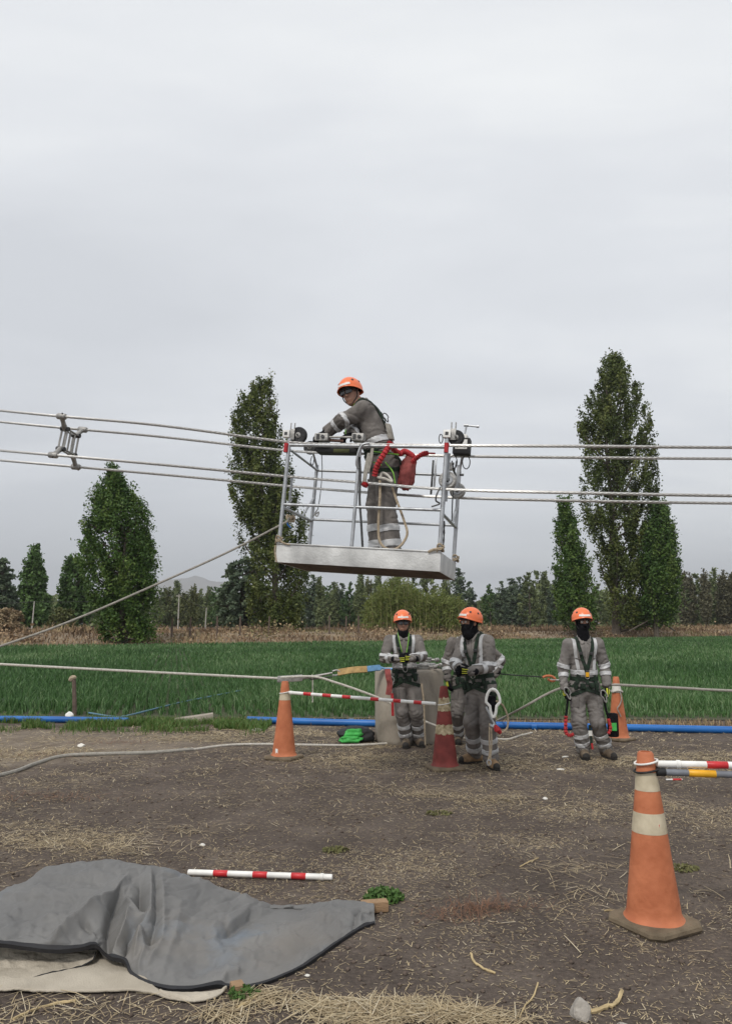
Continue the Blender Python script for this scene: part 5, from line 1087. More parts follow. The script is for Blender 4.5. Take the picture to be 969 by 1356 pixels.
me = bpy.data.meshes.new('pouch'); bm.to_mesh(me); bm.free(); me.polygons.foreach_set('use_smooth', np.ones(len(me.polygons), bool)); link('pouch', me, MAT['bag'], bg_)
MB().tube(catmull([CP(530, 601, .28), CP(536, 598, .25), CP(545, 603, .26), CP(548, 608, .28)], 5), .03, 10).build('collar', MAT['red'], bg_)
def elastic(pts, r, name, par):
    c = catmull(pts, 8); MB().tube(c, [r * (1.0 + .22 * math.sin(i * 2.1)) for i in range(len(c))], 8).build(name, MAT['red'], par)
elastic([CP(546, 612, .2), CP(552, 606, .15), CP(560, 601, .1), CP(566, 600, .08)], .022, 'lanyard', bg_)
MB().tube([CP(564, 600, .08), CP(576, 600.5, .06)], .008, 6).build('lanyard_tip', MAT['red'], bg_)
# ------------------------------------------------------------------ people (smooth distance fields turned into meshes)
def nv(v): return np.array(v, dtype=np.float64)
def surf_nets(D3, lo, h):
    s = D3 < 0; nx, ny, nz = D3.shape
    cnt = np.zeros((nx - 1, ny - 1, nz - 1)); acc = np.zeros((nx - 1, ny - 1, nz - 1, 3))
    cor = [(i, j, k) for i in (0, 1) for j in (0, 1) for k in (0, 1)]
    sub = lambda c: (slice(c[0], nx - 1 + c[0]), slice(c[1], ny - 1 + c[1]), slice(c[2], nz - 1 + c[2]))
    for a in cor:
        for ax in range(3):
            if a[ax] == 0:
                b = list(a); b[ax] = 1
                da, db = D3[sub(a)], D3[sub(b)]; m = (da < 0) != (db < 0); t = np.where(m, da / np.where(m, da - db, 1), 0)
                for q in range(3): acc[..., q] += np.where(m, a[q] + (t if q == ax else 0), 0)
                cnt += m
    act = cnt > 0; idx = -np.ones(cnt.shape, dtype=np.int64); idx[act] = np.arange(act.sum())
    g_ = np.argwhere(act); V = (g_ + acc[act] / cnt[act][:, None]) * h + lo
    Q = []
    for ax in range(3):
        o1, o2 = [(1, 2), (2, 0), (0, 1)][ax]
        sl = [slice(1, -1)] * 3; sl[ax] = slice(0, -1); s2 = [slice(1, -1)] * 3; s2[ax] = slice(1, None)
        A, B = s[tuple(sl)], s[tuple(s2)]; e = np.argwhere(A != B); off = np.array([1, 1, 1]); off[ax] = 0; e0 = e + off
        flip = A[tuple(e.T)]
        def cell(d1, d2):
            c = e0.copy(); c[:, o1] -= d1; c[:, o2] -= d2; return idx[tuple(c.T)]
        q = np.stack([cell(1, 1), cell(0, 1), cell(0, 0), cell(1, 0)], 1); q[~flip] = q[~flip][:, ::-1]; Q.append(q)
    return V, np.concatenate(Q)
class Field:
    def __init__(s, lo, hi, h):
        s.lo = nv(lo); s.h = h; n = np.ceil((nv(hi) - s.lo) / h).astype(int) + 1; s.n = n; s.D = np.full(tuple(n), .08, dtype=np.float64)
        s.ax = [s.lo[i] + np.arange(n[i]) * h for i in range(3)]
    def box(s, lo, hi):
        a = np.clip(np.floor((nv(lo) - s.lo) / s.h).astype(int), 0, s.n - 1); b = np.clip(np.ceil((nv(hi) - s.lo) / s.h).astype(int) + 1, 1, s.n); return tuple(slice(a[i], b[i]) for i in range(3))
    def pts(s, sl): return np.stack(np.meshgrid(*[s.ax[i][sl[i]] for i in range(3)], indexing='ij'), -1)
    def put(s, d, sl, k, sub=False):
        A = s.D[sl]
        if sub:
            hh = np.clip(.5 - .5 * (A + d) / k, 0, 1); s.D[sl] = A * (1 - hh) + (-d) * hh + k * hh * (1 - hh)
        elif k <= 0: s.D[sl] = np.minimum(A, d)
        else:
            hh = np.clip(.5 + .5 * (A - d) / k, 0, 1); s.D[sl] = A * (1 - hh) + d * hh - k * hh * (1 - hh)
    def cone(s, a, b, r1, r2, k=.03, flat=None, sub=False, grow=0.0):
        a, b = nv(a), nv(b); m = max(r1, r2) + .09; sl = s.box(np.minimum(a, b) - m, np.maximum(a, b) + m); P = s.pts(sl)
        s.put(cone_d(P, a, b, r1 + grow, r2 + grow, flat), sl, k, sub)
    def ell(s, c, rad, fr, k=.03, sub=False, grow=0.0):
        c = nv(c); m = max(rad) + .09; sl = s.box(c - m, c + m); P = s.pts(sl) - c
        q = np.stack([P @ nv(fr[0]), P @ nv(fr[1]), P @ nv(fr[2])], -1); rr = nv(rad) + grow; l = np.linalg.norm(q / rr, axis=-1)
        s.put((l - 1) * min(rr), sl, k, sub)
    def cut(s, p, n_): # keep the side the normal points away from
        sl = (slice(None),) * 3; s.D = np.maximum(s.D, (s.pts(sl) - nv(p)) @ nv(n_))
    def mesh(s): return surf_nets(s.D, s.lo, s.h)
def cone_d(P, a, b, r1, r2, flat=None):
    if flat is not None:
        d, k = nv(flat[0]), flat[1]; P = P + ((P - a) @ d)[..., None] * (k - 1) * d; b = b + ((b - a) @ d) * (k - 1) * d
    ab = b - a; t = np.clip(((P - a) @ ab) / (ab @ ab + 1e-12), 0, 1); return np.linalg.norm(P - a - t[..., None] * ab, axis=-1) - (r1 + (r2 - r1) * t)
def to_obj(name, V, Q, mat, parent, base, smooth=True):
    return link(name, np_mesh(name, V - nv(base), Q, smooth), mat, parent)
def vnormals(V, Q):
    fn = np.cross(V[Q[:, 2]] - V[Q[:, 0]], V[Q[:, 3]] - V[Q[:, 1]]); N_ = np.zeros_like(V)
    for j in range(4): np.add.at(N_, Q[:, j], fn)
    return N_ / (np.linalg.norm(N_, axis=1, keepdims=True) + 1e-12)

def glove(parent, base, wrist, d, palm, curl, thumb, label=None, trim=True, gs=1.0):
    """palm, four fingers of unequal length and a thumb from the side of the palm; d points to the fingers, palm is where it faces"""
    d = Vector(d).normalized(); pn = Vector(palm); pn = (pn - d * pn.dot(d)).normalized(); sd = d.cross(pn).normalized() * thumb   # sd: towards the thumb
    w = Vector(wrist); f = Field(w - Vector((.19, .19, .19)), w + Vector((.19, .19, .19)), .0055)
    g = gs * 1.08; f.cone(w - d * .05, w + d * .01, .036 * g, .032 * g, .01)
    for o_ in (-.026, -.008, .01, .026): f.cone(w + d * .02 + sd * o_ * .7 * g, w + d * .085 * g + sd * o_ * g, .017 * g, .0155 * g, .012)
    tips = []
    for o_, ln in ((.03, .07), (.010, .08), (-.010, .074), (-.029, .057)):
        p = w + d * .086 * g + sd * o_ * g; a = curl * .45
        for seg, (fr, r1, r2) in enumerate(((.42, .0125, .0118), (.33, .0118, .011), (.25, .011, .009))):
            dd = d * math.cos(a) + pn * math.sin(a); q = p + dd * ln * fr * g; f.cone(p, q, r1 * g, r2 * g, .004); p = q; a += curl * .75
        tips.append(p)
    p = w + d * .03 * g + sd * .03 * g; q = p + (d * .55 + sd * .6 + pn * .45).normalized() * .042 * g; f.cone(p - d * .01, q, .017 * g, .0135 * g, .01); q2 = q + (d * .8 + sd * .1 + pn * .55).normalized() * .036 * g; f.cone(q, q2, .0135 * g, .0105 * g, .004)
    V, Q = f.mesh(); o = to_obj('glove', V, Q, MAT['blackcloth'], parent, base)
    if trim:
        for k, o_ in enumerate((.018, 0, -.018)):
            a_ = w + d * .03 * g + sd * o_ * g - pn * .021 * g; b_ = w + d * .092 * g + sd * o_ * 1.2 * g - pn * .0165 * g
            MB().tube([a_, a_.lerp(b_, .5) - pn * .002, b_], .0042, 6).build('stripe', MAT['yellow'], o, base=base)
    return o
def boot(parent, base, ankle, toe, gz, mat='boot'):
    a = Vector(ankle); td = Vector((toe[0], toe[1], 0)).normalized(); sdv = td.cross(Vector((0, 0, 1)))
    h0 = Vector((a.x, a.y, gz)); f = Field(h0 - Vector((.27, .27, .03)), h0 + Vector((.27, .27, .27)), .008)
    heel = h0 - td * .055 + Vector((0, 0, .052)); ball = h0 + td * .12 + Vector((0, 0, .048)); toe_ = h0 + td * .17 + Vector((0, 0, .042))
    f.cone(heel, ball, .046, .048, .02); f.cone(ball, toe_, .048, .04, .02); f.cone(h0 + td * .02 + Vector((0, 0, .09)), ball, .046, .04, .03); f.cone(h0 + Vector((0, 0, .06)), a + Vector((0, 0, .12)), .05, .052, .02)
    f.cut(h0 + Vector((0, 0, .018)), (0, 0, -1)); V, Q = f.mesh(); o = to_obj('boot', V, Q, MAT[mat], parent, base)
    mb = MB(); n_ = 28; vs = []
    for z, k in ((0, .97), (.014, 1.0), (.024, 1.0)):
        for j in range(n_):
            t = 2 * math.pi * j / n_; x = math.cos(t); y = math.sin(t); l = .062 + x * .155; wd_ = .05 * (1 - .1 * (1 if x < 0 else 0)) * abs(y) ** .8 * (1 if y > 0 else -1); vs.append(h0 + td * (l * k) + sdv * (wd_ * k) + Vector((0, 0, z)))
    mb.add(vs, [tuple(range(n_ - 1, -1, -1))] + [(i * n_ + j, i * n_ + (j + 1) % n_, (i + 1) * n_ + (j + 1) % n_, (i + 1) * n_ + j) for i in range(2) for j in range(n_)] + [tuple(2 * n_ + j for j in range(n_))]).build('sole', MAT['sole'], o, base=base)
    f = Field(toe_ - Vector((.1, .1, .08)), toe_ + Vector((.1, .1, .08)), .007); f.cone(ball + td * .012, toe_, .048, .041, .02); f.cut(h0 + Vector((0, 0, .02)), (0, 0, -1)); f.cut(ball + td * .022, -td); V, Q = f.mesh(); to_obj('toe_cap', V, Q, MAT['sole'], o, base)
    for k in range(3): c = h0 + td * (.045 + .03 * k) + Vector((0, 0, .125 - .018 * k)); MB().tube([c - sdv * .03, c + Vector((0, 0, .008)), c + sdv * .03], .004, 5).build('lace', MAT['ropegrey'], o, base=base)
    return o
def helmet(parent, base, c, fr):
    hr, hf, hu = fr; nth, nr = 44, 14; a_, b_, c_ = .116, .142, .132; zc = .03; vs = []; fs = []
    def P(th, ph, k=1.0): return Vector(c) + hr * (math.sin(th) * a_ * math.cos(ph) * k) + hf * (math.cos(th) * b_ * math.cos(ph) * k - .012) + hu * (zc + c_ * math.sin(ph) * k)
    def rim(th):
        u = math.cos(th); return .058 - .062 * (.5 - .5 * u) ** .8 - .012 * math.sin(th) ** 2
    for i in range(nr + 1):
        for j in range(nth):
            th = 2 * math.pi * j / nth; pr = math.asin(max(-.9, min(.9, (rim(th) - zc) / c_)))
            if i == 0:
                u = max(0, math.cos(th)) ** 1.5; q = P(th, pr) - hu * .012; rad = (hr * math.sin(th) + hf * math.cos(th)); vs.append(q + rad * (.006 + .022 * u)); continue
            ph = pr + (math.pi / 2 - pr) * ((i - 1) / (nr - 1)) ** 1.0; ridge = .004 * math.exp(-(math.sin(th) / .35) ** 2) * (1 if i < nr - 1 else .5)
            vs.append(P(th, ph, 1 + ridge * 8 * .12))
    for i in range(nr):
        for j in range(nth): fs.append((i * nth + j, i * nth + (j + 1) % nth, (i + 1) * nth + (j + 1) % nth, (i + 1) * nth + j))
    o = MB().add(vs, fs).build('helmet', MAT['helmet'], parent, base=base, angle=60); sm = o.modifiers.new('th', 'SOLIDIFY'); sm.thickness = .005; sm.offset = 1
    # label band on the brow, dark vents, chin strap
    mb = MB(); pts = []; nn = []
    for t in np.linspace(-.62, .62, 12): q = P(t, .33, 1.055); pts.append(q); nn.append((q - Vector(c) - hu * zc).normalized())
    mb.ribbon(pts, nn, .026, .002).build('label_band', MAT['white'], o, base=base)
    for s_ in (-1, 1):
        for th, ph in ((.95 * s_, .62), (1.75 * s_, .5), (2.4 * s_, .5)):
            q = P(th, ph, 1.045); n_ = (q - Vector(c) - hu * zc).normalized(); MB().disc(q, n_, .013, .007, 10).build('vent', MAT['dkmetal'], o, base=base)
        A = Vector(c) + hr * (.088 * s_) + hf * .03 + hu * .03; B = Vector(c) + hr * (.078 * s_) + hf * .03 - hu * .06; C_ = Vector(c) + hr * (.012 * s_) + hf * .075 - hu * .128
        MB().tube(catmull([A, B, C_], 4), .0055, 6).build('chin_strap', MAT['black'], o, base=base)
    MB().ribbon([P(t, -.02, .93) for t in np.linspace(0, 6.2, 24)], [Vector((P(t, -.02) - Vector(c)).normalized()) for t in np.linspace(0, 6.2, 24)], .03).build('headband', MAT['black'], o, base=base)
    return o
def head_field(f, c, fr, neck, grow=0.0, ears=True, k=.018):
    hr, hf, hu = fr; c = Vector(c); H = lambda x, y, z: c + hr * x + hf * y + hu * z
    f.ell(H(0, -.012, .03), (.076, .096, .095), fr, k, grow=grow); f.ell(H(0, .022, -.045), (.06, .072, .078), fr, .03, grow=grow); f.cone(H(0, .055, -.1), H(0, .06, -.103), .027, .025, .025, grow=grow)
    f.cone(H(0, .09, .008), H(0, .106, -.028), .009, .0145, .012, grow=grow); f.cone(H(.02, .086, -.068), H(-.02, .086, -.068), .011, .011, .012, grow=grow)
    f.cone(H(.03, .078, .03), H(-.03, .078, .03), .014, .014, .015, grow=grow)
    if not grow:
        for s_ in (-1, 1): f.ell(H(.031 * s_, .101, .008), (.016, .014, .009), fr, .01, sub=True); f.ell(H(.079 * s_, -.008, -.01), (.01, .02, .031), fr, .008)
        f.cone(H(.022, .101, -.064), H(-.022, .101, -.064), .0025, .0025, .004, sub=True)
    f.cone(H(0, -.02, -.06), neck, .056, .064, .03, grow=grow)
def headgear(parent, base, c, fr, neck, mode, glasses):
    hr, hf, hu = fr; c = Vector(c); H = lambda x, y, z: c + hr * x + hf * y + hu * z
    if mode:
        lo = [min(c[i], neck[i]) - .16 for i in range(3)]; hi = [max(c[i], neck[i]) + .16 for i in range(3)]; f = Field(lo, hi, .0065)
        head_field(f, c, fr, neck, .008)
        if mode in ('full', 'mask'):
            z0, z1 = (-.012, .05) if mode == 'full' else (-.018, .055); x0 = .05 if mode == 'full' else .062
            P = f.pts((slice(None),) * 3) - nv(c); x, y, z = P @ nv(hr), P @ nv(hf), P @ nv(hu); bx_ = np.maximum.reduce([np.abs(x) - x0, z - z1, z0 - z, .0 - y]); f.D = np.maximum(f.D, -bx_); f.cut(H(0, 0, .075), hu)
        else:
            f.cut(H(0, .0, -.078), (hu * .93 + hf * .2).normalized())
        f.cone(H(0, .03, -.13), neck + hf * .03, .062, .075, .03)
        V, Q = f.mesh(); N_ = vnormals(V, Q)
        for i in range(len(V)): V[i] += N_[i] * .004 * noise.noise(Vector(V[i]) * 28)
        to_obj({'full': 'balaclava', 'mask': 'balaclava', 'gaiter': 'neck_gaiter'}[mode], V, Q, MAT['blackcloth'], parent, base)
    if glasses:
        g_ = None
        for s_ in (-1, 1):
            vs = []; n_, m_ = 9, 6
            for i in range(n_):
                for j in range(m_):
                    u = i / (n_ - 1); v = j / (m_ - 1); x = s_ * (.006 + .062 * u); z = (v - .5) * .046 * (1 - .35 * u * u) + .008; vs.append(H(x, .122 - 5.2 * x * x - .006 * (v - .5), z))
            o = MB().add(vs, [(i * m_ + j, (i + 1) * m_ + j, (i + 1) * m_ + j + 1, i * m_ + j + 1) for i in range(n_ - 1) for j in range(m_ - 1)])
            if g_ is None: g_ = o.build('safety_glasses', MAT['lens'], parent, base=base); w_ = g_
            else: w_ = o.build('lens', MAT['lens'], g_, base=base)
            sm = w_.modifiers.new('th', 'SOLIDIFY'); sm.thickness = .003
            MB().tube([H(s_ * .067, .098, .012), H(s_ * .083, .05, .012), H(s_ * .085, -.02, .005)], .003, 6).build('temple', MAT['black'], g_, base=base)
    else:
        for s_ in (-1, 1):
            e = MB().disc(H(.031 * s_, .0895, .008), hf, .0125, .01, 12).build('eye', MAT['white'], parent, base=base); MB().disc(H(.031 * s_, .0955, .008), hf, .006, .003, 10).build('iris', MAT['lens'], e, base=base)
            MB().tube([H(.014 * s_, .098, .028), H(.034 * s_, .096, .032), H(.05 * s_, .082, .027)], .004, 6).build('eyebrow', MAT['blackcloth'], parent, base=base)

def person(label, J, feet, face, mode, glasses, hands, g=1.0, floor=None, bands=(), seed=1, base=None, vest=True, trim=True, fold=1.0, bootm='bootdark', cloth='cover', stripes=True):
    """J: world joints (A = right side of the body, B = left). feet: ((ankle, toe dir), ...)"""
    A, B = 'A', 'B'; S = (J['shA'] + J['shB']) / 2; Hm = (J['hipA'] + J['hipB']) / 2; up = (S - Hm).normalized(); r = J['shB'] - J['shA']; r = (r - up * r.dot(up)).normalized(); f_ = r.cross(up).normalized()
    gz = min(a.z for a, _ in feet) - .09
    base = base or Vector(((feet[0][0].x + feet[1][0].x) / 2, (feet[0][0].y + feet[1][0].y) / 2, gz)); t = empty('person', base, label, 'person')
    Hc = J['head']; hf = Vector(face).normalized(); hu = (Vector((0, 0, 1)) * .9 + (Hc - S).normalized() * .35); hu = (hu - hf * hu.dot(hf)).normalized(); hr = hf.cross(hu).normalized(); hr = -hr if hr.dot(r) < -.99 else hr
    fr = (hr, hf, hu); neck = S + up * .045 + (Hc - S) * .12
    waist = S.lerp(Hm, .66); chest = S.lerp(Hm, .2)
    prims = []   # (group, a, b, r1, r2, k, flat)
    FL_ = (f_, 1.32)
    for s_ in (A, B):
        hip, kn, an = J['hip' + s_], J['kn' + s_], J['an' + s_]; i = 0 if s_ == A else 1
        prims += [('thigh' + s_, hip - up * .0, kn, .1 * g, .086 * g, .012, None), ('calf' + s_, kn, an - Vector((0, 0, .015)), .086 * g, .084 * g, .03, None)]
    prims += [('torso', Hm - up * .02, waist, .158 * g, .143 * g, .05, (f_, 1.22)), ('torso', waist, chest, .142 * g, .16 * g, .06, FL_),
              ('torso', S - r * .12 * g - up * .02, S + r * .12 * g - up * .02, .078 * g, .078 * g, .06, None), ('torso', S + up * .0, neck + up * .02, .085 * g, .07 * g, .05, None)]
    for s_ in (A, B):
        sh, el, wr = J['sh' + s_], J['el' + s_], J['wr' + s_]
        prims += [('upper' + s_, sh, el, .076 * g, .063 * g, .035, None), ('fore' + s_, el, wr, .064 * g, .05 * g, .02, None)]
    allp = [nv(p) for q in prims for p in (q[1], q[2])] + [nv(Hc)]
    lo = np.min(allp, 0) - .2; hi = np.max(allp, 0) + .2
    f = Field(lo, hi, .0115)
    for (gp, a, b, r1, r2, k, fl) in prims: f.cone(a, b, r1, r2, k, fl)
    f.cut(neck + up * .035 - f_ * .0, (up * .95 + f_ * .25).normalized())
    V, Q = f.mesh(); N_ = vnormals(V, Q)
    jts = [(nv(J[k]), w_) for k, w_ in (('elA', 1.1), ('elB', 1.1), ('knA', 1.0), ('knB', 1.0), ('anA', 1.3), ('anB', 1.3), ('wrA', .9), ('wrB', .9))] + [(nv(waist), 1.0), (nv(Hm), .9), (nv(J['shA']), .7), (nv(J['shB']), .7)]
    mask = np.full(len(V), .45)
    for p, w_ in jts: mask = np.maximum(mask, w_ * np.exp(-(np.linalg.norm(V - p, axis=1) / .13) ** 2))
    off = Vector((seed * 3.1, seed * 1.3, seed * 2.2)); dsp = np.empty(len(V))
    for i in range(len(V)):
        p = Vector(V[i]); q = Vector((p.x * 5, p.y * 5, p.z * 13 + 3 * noise.noise(p * 4 + off))) + off
        n1_ = .25 * noise.noise(p * 5 + off) - 1.3 * max(0, 1 - abs(noise.noise(q)) * 5) + .35; n2_ = noise.noise(Vector((p.x * 14, p.y * 14, p.z * 26)) + off); dsp[i] = n1_ * .017 + n2_ * .007
    V = V + N_ * (dsp * mask * fold)[:, None]
    cov = to_obj('coverall', V, Q, MAT[cloth], t, base); bvh = BVHTree.FromPolygons([Vector(v) for v in V], [tuple(int(i) for i in q) for q in Q]); N_ = vnormals(V, Q)
    # skin: the whole body a little inside the cloth, with the head
    f = Field(lo, hi, .0118)
    for (gp, a, b, r1, r2, k, fl) in prims: f.cone(a, b, r1 - .024, r2 - .022, k, fl)
    head_field(f, Hc, fr, neck); V2, Q2 = f.mesh(); to_obj('body', V2, Q2, MAT['skin'], t, base)
    helmet(t, base, Hc + hu * .012, fr); headgear(t, base, Hc, fr, neck, mode, glasses)
    for (s_, d_, pn, curl, th_) in hands: glove(t, base, J['wr' + s_], d_, pn, curl, th_, gs=g, trim=stripes)
    for (a, td) in feet: boot(t, base, a, td, a.z - .09, bootm)
    # groups of the cloth vertices
    names = sorted(set(q[0] for q in prims)); dist = np.stack([np.min([cone_d(V, nv(q[1]), nv(q[2]), q[3], q[4], q[6]) for q in prims if q[0] == nmx], axis=0) for nmx in names], 1); grp = np.array(names)[dist.argmin(1)]
    def band(gps, a, b, t0, t1, name='reflective_band', mat='reflect', out=.004):
        a, b = Vector(a), Vector(b); ab = b - a; n_ = ab.normalized(); Ln = ab.length; tv = (V - nv(a)) @ nv(n_); ok = (tv > t0 * Ln - .03) & (tv < t1 * Ln + .03) & np.isin(grp, gps); fm = ok[Q].all(1)
        if fm.sum() < 4: return
        ids = np.unique(Q[fm]); mp_ = -np.ones(len(V), int); mp_[ids] = np.arange(len(ids)); bm = bmesh.new(); vs = [bm.verts.new(Vector(V[i] + N_[i] * out)) for i in ids]
        for q in Q[fm]: bm.faces.new([vs[mp_[i]] for i in q])
        bmesh.ops.bisect_plane(bm, geom=bm.verts[:] + bm.edges[:] + bm.faces[:], plane_co=a + n_ * t1 * Ln, plane_no=n_, clear_outer=True)
        bmesh.ops.bisect_plane(bm, geom=bm.verts[:] + bm.edges[:] + bm.faces[:], plane_co=a + n_ * t0 * Ln, plane_no=-n_, clear_outer=True)
        for v in bm.verts: v.co -= base
        me = bpy.data.meshes.new(name); bm.to_mesh(me); bm.free(); me.polygons.foreach_set('use_smooth', np.ones(len(me.polygons), bool)); o = link(name, me, MAT[mat], cov); sm = o.modifiers.new('th', 'SOLIDIFY'); sm.thickness = .005; sm.offset = 0
    for s_ in (A, B):
        band(['calf' + s_], J['kn' + s_], J['an' + s_], .42, .56); band(['calf' + s_], J['kn' + s_], J['an' + s_], .74, .88)
        band(['upper' + s_, 'fore' + s_], J['sh' + s_], J['el' + s_], .86, 1.04); band(['fore' + s_], J['el' + s_], J['wr' + s_], .32, .52)
    band(['torso'], S, Hm, .60, .71)
    def hit(u, w, ang, lift=.006):
        o_ = S - up * w + r * u; d_ = (f_ * math.cos(R(ang)) + up * math.sin(R(ang))).normalized(); h = bvh.ray_cast(o_ - d_ * .0, d_, .5)
        if h[0] is None: q = bvh.find_nearest(o_ + d_ * .13); h = q
        n_ = Vector(h[1]); n_ = n_ if n_.dot(d_) > 0 else -n_; return h[0] + n_ * lift, n_
    def strap(par, path, width, mat, name, lift=.006):
        P_, Nn_ = [], []
        for k in range(len(path) - 1):
            a, b = path[k], path[k + 1]; m_ = 7
            for i in range(m_ + (1 if k == len(path) - 2 else 0)):
                tt_ = i / m_; h = hit(*[a[j] + (b[j] - a[j]) * tt_ for j in range(3)], lift); P_.append(h[0]); Nn_.append(h[1])
        for _ in range(2): P_ = [P_[0]] + [(P_[i - 1] + P_[i] * 2 + P_[i + 1]) / 4 for i in range(1, len(P_) - 1)] + [P_[-1]]
        return MB().ribbon(P_, Nn_, width).build(name, MAT[mat], par, base=base)
    def ring(par, c, ax, width, mat, name, lift=.008, ph=0.0):
        ax = ax.normalized(); x = ax.orthogonal().normalized(); y = ax.cross(x); P_, Nn_ = [], []
        for k in range(41):
            a = 2 * math.pi * k / 40; d_ = x * math.cos(a) + y * math.sin(a); h = bvh.ray_cast(c, d_, .32)
            q = (h[0] if h[0] is not None else c + d_ * .15) + d_ * lift; P_.append(q); Nn_.append(d_)
        for _ in range(2): P_ = [(P_[i - 1 if i else 39] + P_[i] * 2 + P_[(i + 1) % 40 if i < 40 else 1]) / 4 for i in range(41)]
        return MB().ribbon(P_, Nn_, width, .006).build(name, MAT[mat], par, base=base)
    # vertical reflective braces, pockets, collar
    for s_ in (-1, 1):
        if vest: strap(cov, [(.125 * s_, -.0, 75), (.128 * s_, .05, 30), (.112 * s_, .13, 0), (.09 * s_, .30, 0)], .042, 'reflect', 'reflective_brace', .004)
        if vest: strap(cov, [(.125 * s_, -.0, 105), (.128 * s_, .05, 150), (.112 * s_, .13, 180), (.09 * s_, .30, 180)], .042, 'reflect', 'reflective_brace', .004)
        strap(cov, [(.04 * s_, .17, 0), (.115 * s_, .165, 0)], .02, cloth, 'pocket_flap', .007)
    strap(cov, [(0, .02, 30), (0, .12, 0), (0, .3, 0), (0, .44, 0)], .022, cloth, 'placket', .005)
    for s_ in (-1, 1):                                           # shirt collar and hip pocket
        strap(cov, [(.028 * s_, .035, 25), (.055 * s_, .0, 40), (.075 * s_, -.03, 70)], .045, cloth, 'collar', .01)
        nq = 'A' if s_ < 0 else 'B'; hp0, kp0 = J['hip' + nq], J['kn' + nq]; c0_ = hp0.lerp(kp0, .42); d0_ = (r * s_ * .55 + f_ * .8).normalized(); hh_ = bvh.ray_cast(c0_, d0_, .3)
        if hh_[0] is not None: MB().box(hh_[0], (.1, .012, .12), (d0_.cross(up).normalized(), d0_, up)).build('cargo_pocket', MAT[cloth], cov, base=base, bevel=.005)
    # harness
    hn_ = ring(t, S.lerp(Hm, .8), up, .05, 'webbing', 'harness')
    for s_ in (-1, 1):
        strap(hn_, [(.085 * s_, -.01, 90), (.085 * s_, .05, 30), (.05 * s_, .15, 0), (.012 * s_, .27, 0), (.0, .36, 0)], .042, 'webbing', 'chest_strap', .012)
        if trim: strap(hn_, [(.062 * s_, -.01, 92), (.06 * s_, .05, 30), (.026 * s_, .14, 0)], .009, 'lime', 'strap_trim', .017)
        strap(hn_, [(.085 * s_, -.01, 90), (.085 * s_, .05, 150), (.03 * s_, .2, 180), (-.04 * s_, .36, 180)], .042, 'webbing', 'back_strap', .012)
        nmx = 'A' if s_ < 0 else 'B'; hp_, kp = J['hip' + nmx], J['kn' + nmx]; axd = (kp - hp_).normalized(); ring(hn_, hp_.lerp(kp, .16), (axd * .9 - r * s_ * .35), .045, 'webbing', 'leg_loop', .007)
        strap(hn_, [(.09 * s_, .36, 0), (.11 * s_, .46, 0)], .05, 'webbing', 'hip_pad', .014)
    strap(hn_, [(0, .30, 0), (0, .40, 0), (0, .47, 0)], .045, 'webbing', 'centre_strap', .016)
    for (u, w) in ((0, .33), (-.06, .1), (.06, .1)):
        p, n_ = hit(u, w, 0, .02); MB().box(p, (.045, .014, .035), (r, n_, up)).build('buckle', MAT['dkmetal'], hn_, base=base, bevel=.003)
    p, n_ = hit(0, .365, 0, .02); MB().tube([p + (r * math.cos(a) * .028 + up * math.sin(a) * .035) for a in np.linspace(0, 6, 14)], .006, 6, closed=True).build('d_ring', MAT['alu'], hn_, base=base)
    for (u, w, s3) in ((-.12, .47, (.05, .05, .09)), (.12, .47, (.05, .05, .09)), (.05, .46, (.06, .04, .06)), (-.06, .47, (.05, .04, .07))):
        p, n_ = hit(u, w, 0, .02); MB().box(p - up * .02, s3, (r, n_, up)).build('gear_pouch', MAT['webbing'], hn_, base=base, bevel=.012)
    return t, dict(S=S, Hm=Hm, up=up, r=r, f=f_, harness=hn_, hit=hit, base=base, cov=cov)
def joints(Y0, spec):
    return {k: D(px, py, Y0 + dY) for k, (px, py, dY) in spec.items()}
def foot(px, py, td):
    p = G(px, py); z = ghs(p.x, p.y); return (Vector((p.x, p.y, z + .09)), Vector((td[0], td[1], 0)))
def carabiner(par, base, c, up, side, s=1.0, mat='alu', name='snap_hook'):
    c = Vector(c); pts = [c + side * (math.sin(a) * .045 * s * (1.15 if math.cos(a) > 0 else .55)) + up * (math.cos(a) * .1 * s) for a in np.linspace(0, 2 * math.pi, 22)[:-1]]
    o = MB().tube(pts, .011 * s, 8, closed=True).build(name, MAT[mat], par, base=base); return o

# worker with clasped hands before the concrete block
Y1 = 10.12; F1 = (foot(538, 989, (-.12, -1)), foot(554, 988, (.2, -1)))
J = joints(Y1, dict(head=(533, 825.5, -.03), shA=(515.5, 848, 0), shB=(552.5, 848, 0), elA=(508.5, 871, -.08), elB=(559, 869, -.08), wrA=(526, 873, -.27), wrB=(545.5, 872, -.27), hipA=(526.5, 898, .02), hipB=(545, 898, .02), knA=(532, 944, -.02), knB=(551, 944, -.02)))
J['anA'], J['anB'] = F1[0][0] + Vector((0, .02, .03)), F1[1][0] + Vector((0, .02, .03))
t1, i1 = person('worker in orange helmet and dark glasses with hands clasped before the concrete block', J, F1, (.02, -1, -.05), 'gaiter', True,
    [('A', (.9, -.25, -.02), (.25, .9, .1), .9, 1), ('B', (-.9, -.2, .06), (-.2, .9, -.1), .7, -1)], g=.97, seed=1)
rg = MB().ribbon(catmull([D(513, 886, Y1 - .18), D(514, 896, Y1 - .2), D(516, 906, Y1 - .19), D(514, 920, Y1 - .18)], 5), [Vector((0, -1, 0))] * 16, .075, .02); rg.build('red_rag', MAT['bag'], i1['harness'], base=i1['base'])
